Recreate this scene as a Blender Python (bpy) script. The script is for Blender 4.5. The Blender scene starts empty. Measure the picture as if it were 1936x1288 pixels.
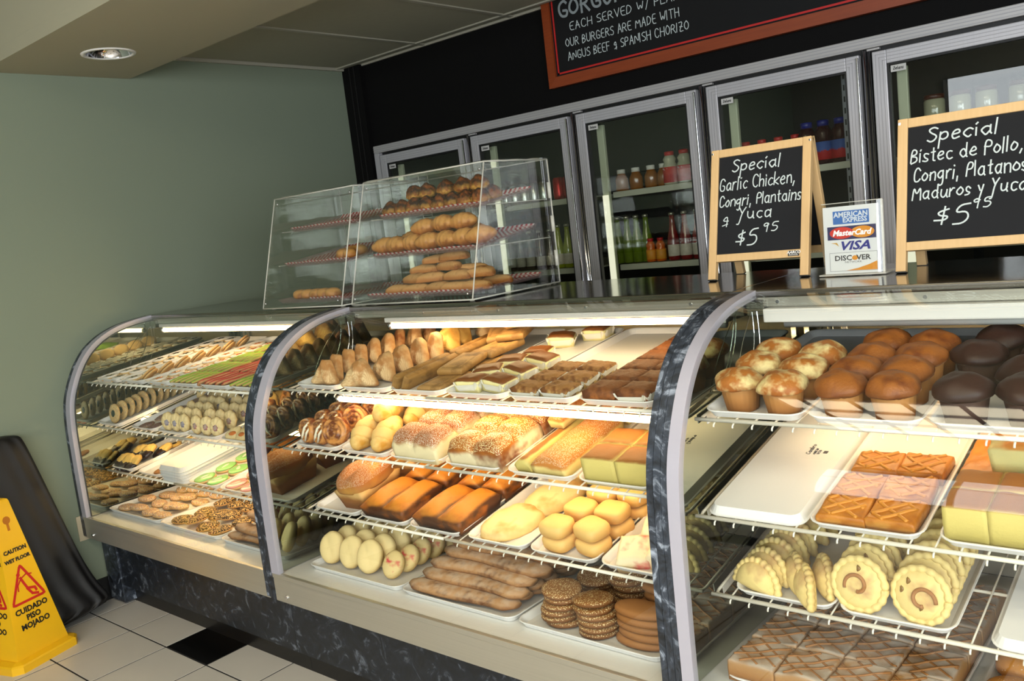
import bpy, bmesh, math, random
import numpy as np
from mathutils import Vector, Matrix, noise
PI = math.pi
rnd = random.Random(7)
sc = bpy.context.scene
COL = sc.collection

# ------------------------------------------------------------------ camera, world, lights, exposure
cam_d = bpy.data.cameras.new('camera'); cam_d.sensor_width = 36.0; cam_d.lens = 36.0 * 1660.56 / 1936.0
cam_d.clip_start = 0.05
cam = bpy.data.objects.new('camera', cam_d); COL.objects.link(cam)
_R = ((0.7572468500305911, 0.0011701120545634242, 0.6531277355590767), (0.6428985080843591, 0.1749641618375807, -0.7457003757377209), (-0.11514649982371407, 0.9845741073734636, 0.1317387971255802))
_C = (3.67190086, -1.5887658, 1.5209599)
cam.matrix_world = Matrix([list(_R[i]) + [_C[i]] for i in range(3)] + [[0, 0, 0, 1]])
sc.camera = cam
sc.view_settings.view_transform = 'Standard'; sc.view_settings.look = 'None'
sc.view_settings.gamma = 1.0; sc.view_settings.exposure = 0.32; sc.view_settings.use_curve_mapping = False
w = bpy.data.worlds.new('world'); sc.world = w; w.use_nodes = True
w.node_tree.nodes['Background'].inputs[0].default_value = (0.55, 0.62, 0.7, 1)
w.node_tree.nodes['Background'].inputs[1].default_value = 0.15
sc.cycles.max_bounces = 12; sc.cycles.transparent_max_bounces = 24
sc.cycles.glossy_bounces = 5; sc.cycles.diffuse_bounces = 4; sc.cycles.transmission_bounces = 8
sc.cycles.caustics_reflective = False; sc.cycles.caustics_refractive = False
sc.cycles.sample_clamp_indirect = 6.0

def area(name, loc, size, energy, color, direction, parent=None):
    d = bpy.data.lights.new(name, 'AREA'); d.shape = 'RECTANGLE'; d.size, d.size_y = size
    d.energy = energy; d.color = color
    o = bpy.data.objects.new(name, d); COL.objects.link(o)
    o.rotation_euler = Vector(direction).to_track_quat('-Z', 'Y').to_euler(); o.location = loc
    return o
WIN = (0.90, 0.95, 1.0)
# daylight through the three storefront panes behind the camera, plus an added unseen fill light before the right-hand wall
for x, wd, e in ((2.1, 1.8, 42), (4.2, 1.8, 75), (5.75, .7, 35)):
    area('window_and_fill_light', (x, -4.55, 1.7), (wd, 1.5), e, WIN, (0, 1, 0))
area('window_and_fill_light', (6.15, -2.4, 1.7), (3.2, 1.5), 125, WIN, (-1, 0, 0))

# ------------------------------------------------------------------ mesh helpers
def mk(name, V, F, smooth=False, mat=None):
    me = bpy.data.meshes.new(name); me.from_pydata([tuple(v) for v in V], [], [tuple(f) for f in F])
    if smooth:
        me.polygons.foreach_set('use_smooth', [True] * len(me.polygons))
    if mat: me.materials.append(mat)
    me.update(); return me
def ob(name, me, parent=None, loc=(0, 0, 0), rot=None, label=None, cat=None, group=None, kind=None, M=None, mat=None):
    o = bpy.data.objects.new(name, me); COL.objects.link(o)
    if mat is not None: me.materials.clear(); me.materials.append(mat)
    if parent is not None: o.parent = parent
    o.location = loc
    if rot is not None: o.rotation_euler = rot
    if M is not None: o.matrix_local = M
    if label: o['label'] = label
    if cat: o['category'] = cat
    if group: o['group'] = group
    if kind: o['kind'] = kind
    return o
def empty(name, loc, label, cat, group=None, rot=None, M=None):
    return ob(name, None, None, loc, rot, label, cat, group, None, M)
def struct(name, me, mat=None, **k):
    return ob(name, me, mat=mat, kind='structure', **k)
class MB:
    def __init__(s): s.V = []; s.F = []
    def add(s, V, F):
        n = len(s.V); s.V += [tuple(v) for v in V]; s.F += [tuple(i + n for i in f) for f in F]; return s
    def box(s, x0, x1, y0, y1, z0, z1, M=None):
        V = [Vector((x, y, z)) for x in (x0, x1) for y in (y0, y1) for z in (z0, z1)]
        if M is not None: V = [M @ v for v in V]
        return s.add(V, [(0, 1, 3, 2), (4, 6, 7, 5), (0, 4, 5, 1), (2, 3, 7, 6), (0, 2, 6, 4), (1, 5, 7, 3)])
    def bbox(s, x0, x1, y0, y1, z0, z1, b=0.003, M=None):
        V = []; F = []
        bm = bmesh.new(); bmesh.ops.create_cube(bm, size=1)
        for v in bm.verts: v.co = Vector(((x0 + x1) / 2 + v.co.x * (x1 - x0), (y0 + y1) / 2 + v.co.y * (y1 - y0), (z0 + z1) / 2 + v.co.z * (z1 - z0)))
        bmesh.ops.bevel(bm, geom=bm.edges[:], offset=b, segments=2, affect='EDGES', profile=0.6)
        bm.verts.index_update()
        V = [(M @ v.co) if M is not None else v.co.copy() for v in bm.verts]; F = [[v.index for v in f.verts] for f in bm.faces]
        bm.free(); return s.add(V, F)
    def tube(s, pts, r, n=8, cap=True):
        pts = [Vector(p) for p in pts]; rs = r if isinstance(r, (list, tuple)) else [r] * len(pts)
        V = []; F = []; m = len(pts); up = None
        for i, p in enumerate(pts):
            t = (pts[min(i + 1, m - 1)] - pts[max(i - 1, 0)]).normalized()
            if up is None:
                up = Vector((0, 0, 1)) if abs(t.z) < 0.9 else Vector((1, 0, 0))
            a = t.cross(up).normalized(); b = a.cross(t).normalized(); up = b
            for k in range(n):
                th = 2 * PI * k / n; V.append(p + (a * math.cos(th) + b * math.sin(th)) * rs[i])
        for i in range(m - 1):
            for k in range(n):
                F.append((i * n + k, i * n + (k + 1) % n, (i + 1) * n + (k + 1) % n, (i + 1) * n + k))
        if cap: F += [tuple(range(n))[::-1], tuple(range((m - 1) * n, m * n))]
        return s.add(V, F)
    def lathe(s, prof, n=24, M=None, fn=None):
        V = []; F = []; m = len(prof)
        for (r, z) in prof:
            for k in range(n):
                th = 2 * PI * k / n; q = fn(r, z, th) if fn else (r, z)
                v = Vector((q[0] * math.cos(th), q[0] * math.sin(th), q[1])); V.append(M @ v if M is not None else v)
        for i in range(m - 1):
            for k in range(n): F.append((i * n + k, i * n + (k + 1) % n, (i + 1) * n + (k + 1) % n, (i + 1) * n + k))
        F += [tuple(range(n))[::-1], tuple(range((m - 1) * n, m * n))]
        return s.add(V, F)
    def me(s, name='mesh', smooth=False, mat=None): return mk(name, s.V, s.F, smooth, mat)
def box(name, x0, x1, y0, y1, z0, z1, mat, b=0.0, parent=None, **k):
    m = MB()
    (m.bbox(x0, x1, y0, y1, z0, z1, b) if b else m.box(x0, x1, y0, y1, z0, z1))
    return ob(name, m.me(name), parent, mat=mat, **k)
def nz(p, f, seed=0): return noise.noise(Vector((p[0] * f + seed * 7.3, p[1] * f - seed * 3.1, p[2] * f + seed)))
def circle(r, n=24, sc_=0.0, k=8, ry=None, ph=0):
    ry = ry or r
    return [((1 + sc_ * math.cos(k * t + ph)) * r * math.cos(t), (1 + sc_ * math.cos(k * t + ph)) * ry * math.sin(t)) for t in [2 * PI * i / n for i in range(n)]]
def rrect(w, l, r, n=5):
    P = []
    for cx, cy, a0 in ((w / 2 - r, l / 2 - r, 0), (-w / 2 + r, l / 2 - r, 90), (-w / 2 + r, -l / 2 + r, 180), (w / 2 - r, -l / 2 + r, 270)):
        for i in range(n + 1):
            a = math.radians(a0 + 90 * i / n); P.append((cx + r * math.cos(a), cy + r * math.sin(a)))
    return P
def resample(P, n):
    P = P + [P[0]]; L = [0]
    for a, b in zip(P, P[1:]): L.append(L[-1] + math.hypot(b[0] - a[0], b[1] - a[1]))
    out = []; j = 0
    for i in range(n):
        d = L[-1] * i / n
        while L[j + 1] < d: j += 1
        t = (d - L[j]) / max(1e-9, L[j + 1] - L[j]); out.append((P[j][0] + (P[j + 1][0] - P[j][0]) * t, P[j][1] + (P[j + 1][1] - P[j][1]) * t))
    return out
def slab(out, edge, h, rings=(0.93, 0.75, 0.5, 0.25), amp=0.0, fr=40, seed=0, top=None, bulge=0.0, mid=1, name='slab'):
    """solid with the given outline, thickness edge at the rim and h at the middle"""
    n = len(out); cx = sum(p[0] for p in out) / n; cy = sum(p[1] for p in out) / n
    L = [(0.9, 0.0), (0.98, edge * 0.12)]
    for i in range(mid): L.append((1 + bulge, edge * (0.12 + 0.73 * (i + 1) / (mid + 1))))
    L.append((0.995, edge * 0.85)); L += [(s, edge + (h - edge) * math.sqrt(max(0, 1 - s ** 2.2))) for s in rings]
    V = []; F = []
    for li, (s, z) in enumerate(L):
        for (x, y) in out:
            X = cx + (x - cx) * s; Y = cy + (y - cy) * s; Z = z
            if top and li >= 3 + mid - 0: Z += top(X, Y)
            if amp:
                d = amp * nz((X, Y, Z), fr, seed)
                Z += d * (1 if z > 0 else 0); k = 1 + (d / max(1e-4, math.hypot(X - cx, Y - cy) + .01) if li < 4 + mid else 0); X = cx + (X - cx) * k; Y = cy + (Y - cy) * k
            V.append((X, Y, Z))
    m = len(L)
    for i in range(m - 1):
        for k in range(n): F.append((i * n + k, i * n + (k + 1) % n, (i + 1) * n + (k + 1) % n, (i + 1) * n + k))
    c = len(V); zt = h + (top(cx, cy) if top else 0); V.append((cx, cy, zt)); V.append((cx, cy, 0))
    for k in range(n): F.append(((m - 1) * n + k, (m - 1) * n + (k + 1) % n, c)); F.append(((k + 1) % n, k, c + 1))
    return mk(name, V, F, True)
def blob(sx, sy, sz, e1=1.0, e2=1.0, nu=20, nv=11, amp=0.0, fr=25, seed=0, flat=1.0, fn=None, name='blob'):
    def c(a, e): v = math.cos(a); return math.copysign(abs(v) ** e, v)
    def s_(a, e): v = math.sin(a); return math.copysign(abs(v) ** e, v)
    V = []; F = []
    for j in range(1, nv):
        ph = -PI / 2 + PI * j / nv
        for i in range(nu):
            th = 2 * PI * i / nu
            p = [sx * c(ph, e1) * c(th, e2), sy * c(ph, e1) * s_(th, e2), sz * s_(ph, e1)]
            V.append(p)
    V.append([0, 0, -sz]); V.append([0, 0, sz])
    W = []
    for p in V:
        if fn: p = fn(*p)
        if amp:
            d = amp * nz(p, fr, seed); l = math.sqrt(sum(a * a for a in p)) + 1e-6; p = [a * (1 + d / l) for a in p]
        z = p[2] if p[2] > 0 else p[2] * flat
        W.append((p[0], p[1], z + sz * flat))
    b = nv - 1
    for j in range(b - 1):
        for i in range(nu): F.append((j * nu + i, j * nu + (i + 1) % nu, (j + 1) * nu + (i + 1) % nu, (j + 1) * nu + i))
    for i in range(nu):
        F.append(((i + 1) % nu, i, b * nu)); F.append(((b - 1) * nu + i, (b - 1) * nu + (i + 1) % nu, b * nu + 1))
    return mk(name, W, F, True)
def hblock(wd, l, f, nx=16, ny=16, inset=0.0, name='block', r=0.004, flare=0.0):
    """block with a shaped top: f(x, y) gives the height; small rounded shoulder; flare widens the top"""
    V = []; F = []
    idx = {}
    for i in range(nx + 1):
        for j in range(ny + 1):
            x = -wd / 2 + wd * i / nx; y = -l / 2 + l * j / ny
            z = f(x, y)
            if i in (0, nx) or j in (0, ny): z -= r
            idx[i, j] = len(V); V.append((x, y, z))
    for i in range(nx):
        for j in range(ny): F.append((idx[i, j], idx[i + 1, j], idx[i + 1, j + 1], idx[i, j + 1]))
    per = [(i, 0) for i in range(nx)] + [(nx, j) for j in range(ny)] + [(i, ny) for i in range(nx, 0, -1)] + [(0, j) for j in range(ny, 0, -1)]
    top = [idx[p] for p in per]
    mids = []; bots = []
    for p in per:
        x, y, z = V[idx[p]]
        mids.append(len(V)); V.append((x * (1 - flare * .5) + math.copysign(.0012, x), y * (1 - flare * .5), z * .55)); 
    for p in per:
        x, y, z = V[idx[p]]
        bots.append(len(V)); V.append((x * (1 - flare), y * (1 - flare), 0))
    n = len(per)
    for A, B in ((mids, top), (bots, mids)):
        for k in range(n): F.append((A[k], A[(k + 1) % n], B[(k + 1) % n], B[k]))
    F.append(tuple(bots[::-1]))
    me = mk(name, V, F, True)
    return me

# ------------------------------------------------------------------ material helpers
MATS = {}
def nt(name):
    m = bpy.data.materials.new(name); m.use_nodes = True; t = m.node_tree; b = t.nodes['Principled BSDF']
    MATS[name] = m; return m, t, b
def N(t, typ, **k):
    n = t.nodes.new(typ)
    for a, v in k.items(): setattr(n, a, v)
    return n
def rgb(h):
    if isinstance(h, str):
        c = [int(h[i:i + 2], 16) / 255 for i in (0, 2, 4)]
    else: c = [x / 255 for x in h]
    return tuple((x / 12.92 if x <= 0.04045 else ((x + 0.055) / 1.055) ** 2.4) for x in c) + (1,)
def simple(name, col, rough=0.5, metal=0.0, nscale=0, nstr=0.1, bump=0.0, bscale=60, spec=0.5, coat=0, coords='Object'):
    m, t, b = nt(name)
    b.inputs['Base Color'].default_value = rgb(col); b.inputs['Roughness'].default_value = rough; b.inputs['Metallic'].default_value = metal
    b.inputs['Specular IOR Level'].default_value = spec; b.inputs['Coat Weight'].default_value = coat
    tc = N(t, 'ShaderNodeTexCoord')
    if nscale:
        no = N(t, 'ShaderNodeTexNoise'); no.inputs['Scale'].default_value = nscale; no.inputs['Detail'].default_value = 5
        t.links.new(tc.outputs[coords], no.inputs['Vector'])
        mx = N(t, 'ShaderNodeMix', data_type='RGBA'); c = rgb(col)
        mx.inputs[6].default_value = tuple(x * (1 - nstr) for x in c[:3]) + (1,); mx.inputs[7].default_value = tuple(min(1, x * (1 + nstr)) for x in c[:3]) + (1,)
        t.links.new(no.outputs[0], mx.inputs[0]); t.links.new(mx.outputs[2], b.inputs['Base Color'])
    if bump:
        nb = N(t, 'ShaderNodeTexNoise'); nb.inputs['Scale'].default_value = bscale; nb.inputs['Detail'].default_value = 4
        t.links.new(tc.outputs[coords], nb.inputs['Vector'])
        bp_ = N(t, 'ShaderNodeBump'); bp_.inputs['Strength'].default_value = bump; bp_.inputs['Distance'].default_value = 0.003
        t.links.new(nb.outputs[0], bp_.inputs['Height']); t.links.new(bp_.outputs[0], b.inputs['Normal'])
    return m
def food(name, side, top, lo=0.35, hi=0.8, nam=0.5, spot=None, sscale=260, sthr=0.35, powder=0.0, pcol='f5efe2', rough=0.62, bump=0.35, fr=45, layer=0, dark=None, dthr=0.62, dscale=18, spec=0.35):
    m, t, b = nt(name)
    L = t.links.new
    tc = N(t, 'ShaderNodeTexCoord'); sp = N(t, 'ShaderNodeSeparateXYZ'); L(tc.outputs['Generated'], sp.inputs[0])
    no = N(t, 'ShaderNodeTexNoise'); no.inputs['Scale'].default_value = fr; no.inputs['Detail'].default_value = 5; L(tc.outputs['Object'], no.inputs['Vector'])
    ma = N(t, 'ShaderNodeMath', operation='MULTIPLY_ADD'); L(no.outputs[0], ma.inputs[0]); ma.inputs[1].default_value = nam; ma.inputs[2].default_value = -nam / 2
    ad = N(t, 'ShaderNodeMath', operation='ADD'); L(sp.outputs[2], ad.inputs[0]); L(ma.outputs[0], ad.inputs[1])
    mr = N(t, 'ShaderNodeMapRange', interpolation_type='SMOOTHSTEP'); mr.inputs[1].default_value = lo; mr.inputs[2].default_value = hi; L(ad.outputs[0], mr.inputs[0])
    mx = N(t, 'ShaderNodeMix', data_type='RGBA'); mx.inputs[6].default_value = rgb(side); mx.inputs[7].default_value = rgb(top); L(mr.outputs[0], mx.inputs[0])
    cur = mx.outputs[2]
    def mixin(fac, col):
        nonlocal cur
        q = N(t, 'ShaderNodeMix', data_type='RGBA'); L(cur, q.inputs[6]); q.inputs[7].default_value = rgb(col); L(fac, q.inputs[0]); cur = q.outputs[2]
    if dark:
        n2 = N(t, 'ShaderNodeTexNoise'); n2.inputs['Scale'].default_value = dscale; n2.inputs['Detail'].default_value = 3; L(tc.outputs['Object'], n2.inputs['Vector'])
        r2 = N(t, 'ShaderNodeMapRange'); r2.inputs[1].default_value = dthr - .1; r2.inputs[2].default_value = dthr + .08; L(n2.outputs[0], r2.inputs[0]); mixin(r2.outputs[0], dark)
    if layer:
        wv = N(t, 'ShaderNodeTexWave', bands_direction='Z'); wv.inputs['Scale'].default_value = layer; wv.inputs['Distortion'].default_value = 3.0; wv.inputs['Detail'].default_value = 2
        L(tc.outputs['Object'], wv.inputs['Vector'])
        r3 = N(t, 'ShaderNodeMapRange'); r3.inputs[1].default_value = .5; r3.inputs[2].default_value = 1; r3.inputs[4].default_value = .5; L(wv.outputs[1], r3.inputs[0]); mixin(r3.outputs[0], dark or side)
    if powder:
        sn = N(t, 'ShaderNodeSeparateXYZ'); L(tc.outputs['Normal'], sn.inputs[0])
        r4 = N(t, 'ShaderNodeMapRange'); r4.inputs[1].default_value = .35; r4.inputs[2].default_value = 1; r4.inputs[4].default_value = powder; L(sn.outputs[2], r4.inputs[0])
        n4 = N(t, 'ShaderNodeTexNoise'); n4.inputs['Scale'].default_value = fr * 1.3; L(tc.outputs['Object'], n4.inputs['Vector'])
        m4 = N(t, 'ShaderNodeMath', operation='MULTIPLY', use_clamp=True); L(r4.outputs[0], m4.inputs[0]); 
        r5 = N(t, 'ShaderNodeMapRange'); r5.inputs[1].default_value = .3; r5.inputs[2].default_value = .6; L(n4.outputs[0], r5.inputs[0]); L(r5.outputs[0], m4.inputs[1]); mixin(m4.outputs[0], pcol)
    if spot:
        specs = spot if isinstance(spot, list) else [spot]
        for k, sc_ in enumerate(specs):
            vo = N(t, 'ShaderNodeTexVoronoi'); vo.inputs['Scale'].default_value = sscale * (1 + .13 * k)
            mp = N(t, 'ShaderNodeMapping'); mp.inputs['Location'].default_value = (k * .37, k * .11, k * .2); L(tc.outputs['Object'], mp.inputs[0]); L(mp.outputs[0], vo.inputs['Vector'])
            lt = N(t, 'ShaderNodeMath', operation='LESS_THAN'); L(vo.outputs['Distance'], lt.inputs[0]); lt.inputs[1].default_value = sthr
            sn = N(t, 'ShaderNodeSeparateXYZ'); L(tc.outputs['Normal'], sn.inputs[0])
            gt = N(t, 'ShaderNodeMath', operation='GREATER_THAN'); L(sn.outputs[2], gt.inputs[0]); gt.inputs[1].default_value = .25
            mm = N(t, 'ShaderNodeMath', operation='MULTIPLY'); L(lt.outputs[0], mm.inputs[0]); L(gt.outputs[0], mm.inputs[1]); mixin(mm.outputs[0], sc_)
    L(cur, b.inputs['Base Color']); b.inputs['Roughness'].default_value = rough; b.inputs['Specular IOR Level'].default_value = spec
    b.inputs['Subsurface Weight'].default_value = 0.0
    nb = N(t, 'ShaderNodeTexNoise'); nb.inputs['Scale'].default_value = 160; nb.inputs['Detail'].default_value = 5; L(tc.outputs['Object'], nb.inputs['Vector'])
    bb = N(t, 'ShaderNodeBump'); bb.inputs['Strength'].default_value = bump; bb.inputs['Distance'].default_value = 0.002; L(nb.outputs[0], bb.inputs['Height']); L(bb.outputs[0], b.inputs['Normal'])
    return m
def glassmat(name, tint=(0.97, 0.985, 0.975), ior=1.5, gain=1.0, base=0.0):
    m = bpy.data.materials.new(name); m.use_nodes = True; t = m.node_tree; t.nodes.clear(); L = t.links.new
    o = N(t, 'ShaderNodeOutputMaterial'); tr = N(t, 'ShaderNodeBsdfTransparent'); tr.inputs[0].default_value = tuple(tint) + (1,)
    g = N(t, 'ShaderNodeBsdfGlossy'); g.inputs['Roughness'].default_value = 0.0; g.inputs[0].default_value = (1, 1, 1, 1)
    fr = N(t, 'ShaderNodeFresnel'); fr.inputs[0].default_value = ior
    geo = N(t, 'ShaderNodeNewGeometry')
    # same reflectance whichever side the ray comes from
    ml = N(t, 'ShaderNodeMath', operation='MULTIPLY_ADD', use_clamp=True); ml.inputs[1].default_value = gain; ml.inputs[2].default_value = base
    lw = N(t, 'ShaderNodeLayerWeight'); lw.inputs[0].default_value = 0.5
    pw = N(t, 'ShaderNodeMath', operation='POWER'); pw.inputs[1].default_value = 4.0; L(lw.outputs['Facing'], pw.inputs[0])
    sc_ = N(t, 'ShaderNodeMath', operation='MULTIPLY_ADD'); sc_.inputs[1].default_value = 0.9; sc_.inputs[2].default_value = 0.045; L(pw.outputs[0], sc_.inputs[0])
    L(sc_.outputs[0], ml.inputs[0])
    mx = N(t, 'ShaderNodeMixShader'); L(ml.outputs[0], mx.inputs[0]); L(tr.outputs[0], mx.inputs[1]); L(g.outputs[0], mx.inputs[2]); L(mx.outputs[0], o.inputs[0])
    MATS[name] = m; return m
def emit(name, col, strength):
    m = bpy.data.materials.new(name); m.use_nodes = True; t = m.node_tree; t.nodes.clear()
    e = N(t, 'ShaderNodeEmission'); e.inputs[0].default_value = tuple(col) + (1,); e.inputs[1].default_value = strength
    o = N(t, 'ShaderNodeOutputMaterial'); t.links.new(e.outputs[0], o.inputs[0]); MATS[name] = m; return m
def marble(name, k=1.0):
    m, t, b = nt(name); L = t.links.new
    tc = N(t, 'ShaderNodeTexCoord'); n1 = N(t, 'ShaderNodeTexNoise'); n1.inputs['Scale'].default_value = 14; n1.inputs['Detail'].default_value = 9; n1.inputs['Distortion'].default_value = 1.6; n1.inputs['Roughness'].default_value = .68
    L(tc.outputs['Object'], n1.inputs['Vector'])
    cr = N(t, 'ShaderNodeValToRGB'); L(n1.outputs[0], cr.inputs[0])
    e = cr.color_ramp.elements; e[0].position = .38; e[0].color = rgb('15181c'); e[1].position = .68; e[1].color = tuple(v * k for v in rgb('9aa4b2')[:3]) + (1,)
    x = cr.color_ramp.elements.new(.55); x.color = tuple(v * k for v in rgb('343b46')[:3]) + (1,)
    L(cr.outputs[0], b.inputs['Base Color']); b.inputs['Roughness'].default_value = .42
    return m
def brushed(name, col, rough=0.3, axis=0, metal=1.0, stretch=60):
    m, t, b = nt(name); L = t.links.new
    tc = N(t, 'ShaderNodeTexCoord'); mp = N(t, 'ShaderNodeMapping'); sc_ = [stretch * 6, stretch * 6, stretch * 6]; sc_[axis] = 2
    mp.inputs['Scale'].default_value = sc_; L(tc.outputs['Object'], mp.inputs[0])
    n1 = N(t, 'ShaderNodeTexNoise'); n1.inputs['Scale'].default_value = 1; n1.inputs['Detail'].default_value = 3; L(mp.outputs[0], n1.inputs['Vector'])
    mr = N(t, 'ShaderNodeMapRange'); mr.inputs[3].default_value = rough * .7; mr.inputs[4].default_value = rough * 1.35; L(n1.outputs[0], mr.inputs[0]); L(mr.outputs[0], b.inputs['Roughness'])
    mx = N(t, 'ShaderNodeMix', data_type='RGBA'); c = rgb(col); mx.inputs[6].default_value = tuple(v * .82 for v in c[:3]) + (1,); mx.inputs[7].default_value = c; L(n1.outputs[0], mx.inputs[0]); L(mx.outputs[2], b.inputs['Base Color'])
    b.inputs['Metallic'].default_value = metal
    return m
def wood(name, c1, c2, axis=2, rough=.5):
    m, t, b = nt(name); L = t.links.new
    tc = N(t, 'ShaderNodeTexCoord'); mp = N(t, 'ShaderNodeMapping'); s = [120, 120, 120]; s[axis] = 6; mp.inputs['Scale'].default_value = s; L(tc.outputs['Object'], mp.inputs[0])
    n1 = N(t, 'ShaderNodeTexNoise'); n1.inputs['Scale'].default_value = 1; n1.inputs['Detail'].default_value = 4; L(mp.outputs[0], n1.inputs['Vector'])
    mx = N(t, 'ShaderNodeMix', data_type='RGBA'); mx.inputs[6].default_value = rgb(c1); mx.inputs[7].default_value = rgb(c2); L(n1.outputs[0], mx.inputs[0]); L(mx.outputs[2], b.inputs['Base Color'])
    b.inputs['Roughness'].default_value = rough
    return m

M_wall = simple('green_wall_paint', (122, 132, 113), .75, nscale=2, nstr=.03, bump=.05, bscale=300)
M_black = simple('black_wall_paint', (9, 8, 8), .75, spec=.15)
M_ceil = simple('ceiling_paint', (160, 155, 132), .8, nscale=3, nstr=.03)
M_tile_c = simple('ceiling_tile_face', (158, 154, 134), .85, nscale=30, nstr=.05)
M_floor_t = simple('ivory_floor_tile', (204, 198, 188), .3, nscale=6, nstr=.05, bump=.03)
M_floor_b = simple('black_floor_tile', (10, 10, 10), .25)
M_grout = simple('dark_grout', (28, 27, 26), .9)
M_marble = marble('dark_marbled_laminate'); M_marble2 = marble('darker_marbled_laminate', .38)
M_steel = brushed('brushed_fascia_metal', (196, 192, 178), .34, metal=.7)
M_steel_top = brushed('polished_counter_metal', (150, 146, 138), .12)
M_chan = simple('lavender_grey_trim', (172, 170, 182), .35, metal=.2)
M_alu = brushed('anodised_aluminium', (196, 194, 198), .42, axis=2, metal=.35)
M_alu_h = brushed('anodised_aluminium_cross', (192, 189, 188), .42, axis=0, metal=.35)
M_chrome = simple('chrome', (220, 220, 225), .12, metal=1.0)
M_white = simple('white_enamel', (228, 226, 222), .4)
M_wire = simple('white_coated_wire', (232, 226, 212), .38)
M_pan = simple('white_plastic_tray', (226, 224, 222), .38, nscale=9, nstr=.03)
M_deck = simple('white_deck_laminate', (222, 220, 216), .3, nscale=4, nstr=.03)
M_blackp = simple('black_plastic', (12, 12, 13), .4)
M_gasket = simple('black_gasket', (8, 8, 9), .5)
M_mirror = simple('dim_mirror', (168, 176, 162), .015, metal=1.0)
M_glass = glassmat('case_glass', gain=.5)
M_dglass = glassmat('door_glass', (0.88, 0.90, 0.88), gain=.8)
M_acr = glassmat('acrylic_sheet', (0.955, 0.965, 0.95), gain=1.25)
M_acre = simple('acrylic_edge', (226, 224, 212), .15)
M_acre.node_tree.nodes['Principled BSDF'].inputs['Alpha'].default_value = .55
M_tube = emit('warm_lamp_tube', (1.0, .70, .36), 16)
M_tube_f = emit('cooler_lamp_tube', (1.0, .97, .74), .9)
M_troffer = emit('ceiling_light_diffuser', (1.0, .86, .62), 9.0)
# ------------------------------------------------------------------ dimensions
XW, YB, ZC = -0.4565, 1.925, 2.523           # left wall, back wall, ceiling over the counter
XR, YFR, ZF2 = 6.2, -4.6, 2.95                # right wall, storefront wall, ceiling of the customer side
CASES = [('left', -0.446, 1.035, -0.375, -0.30, 0.218), ('middle', 1.035, 2.637, 1.100, 1.16, 0.237), ('right', 2.637, 4.24, 2.678, 2.70, 0.236)]
SHELF = {0: {1: (.10, 1.032, .12), 2: (.09, .832, .2), 3: (.12, .617, .18)},
         1: {1: (.125, 1.047, .12), 2: (.09, .849, .2), 3: (.13, .615, .18)},
         2: {1: (.125, 1.036, .12), 2: (.09, .820, .2), 3: (.13, .618, .18)}}
ZD = .4286                                     # deck of the cases
PROF = [(-.005, .336), (-.005, .488), (-.004, .632), (-.001, .795), (.003, .87), (.013, .955), (.038, 1.025), (.076, 1.103), (.131, 1.175), (.194, 1.220), (.254, 1.248), (.334, 1.271), (.455, 1.284)]

# ------------------------------------------------------------------ room
def wall(name, x0, x1, y0, y1, z0, z1, m): return struct(name, MB().box(x0, x1, y0, y1, z0, z1).me(name), m)
wall('wall_left', XW - .12, XW, YFR, YB + 1.0, 0, 3.1, M_wall)
# back wall in black around the cooler opening
wb = MB(); wb.box(XW, -.284, YB, YB + .06, 0, 2.7); wb.box(-.284, XR, YB, YB + .06, 2.052, 2.7); wb.box(XW, -.30, YB - .03, YB, 0, 2.523)
struct('wall_back', wb.me('wall_back'), M_black)
tr = MB(); tr.box(-.392, -.388, YB - .034, YB - .03, 0, 2.52); tr.box(-.352, -.348, YB - .034, YB - .03, 0, 2.52)
struct('trim_1', tr.me('trim'), simple('dark_seam', (20, 18, 17), .6))
wall('wall_right', XR, XR + .12, YFR, YB + .1, 0, 3.1, M_wall)
# storefront wall: piers, sill and header around three panes
M_front = simple('storefront_wall_paint', (150, 148, 138), .8)
wf = MB(); wf.box(XW, XR, YFR - .15, YFR, 0, .95); wf.box(XW, XR, YFR - .15, YFR, 2.45, 3.1)
for a, b_ in ((XW, 1.18), (3.02, 3.28), (5.12, 5.38)): wf.box(a, b_, YFR - .15, YFR, .95, 2.45)
struct('wall_front', wf.me('wall_front'), M_front)
for i, x in enumerate((2.1, 4.2)):
    f = MB()
    for s in (-1, 1): f.box(x + s * .92 - .03, x + s * .92 + .03, YFR - .03, YFR + .03, .95, 2.45)
    f.box(x - .92, x + .92, YFR - .03, YFR + .03, .95, .98); f.box(x - .92, x + .92, YFR - .03, YFR + .03, 2.41, 2.45); f.box(x - .02, x + .02, YFR + .052, YFR + .08, .95, 2.45)
    f.box(x - .92, x + .92, YFR + .052, YFR + .08, 1.95, 1.97)
    struct('window_%d' % (i + 1), f.me('window'), M_alu)
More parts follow.
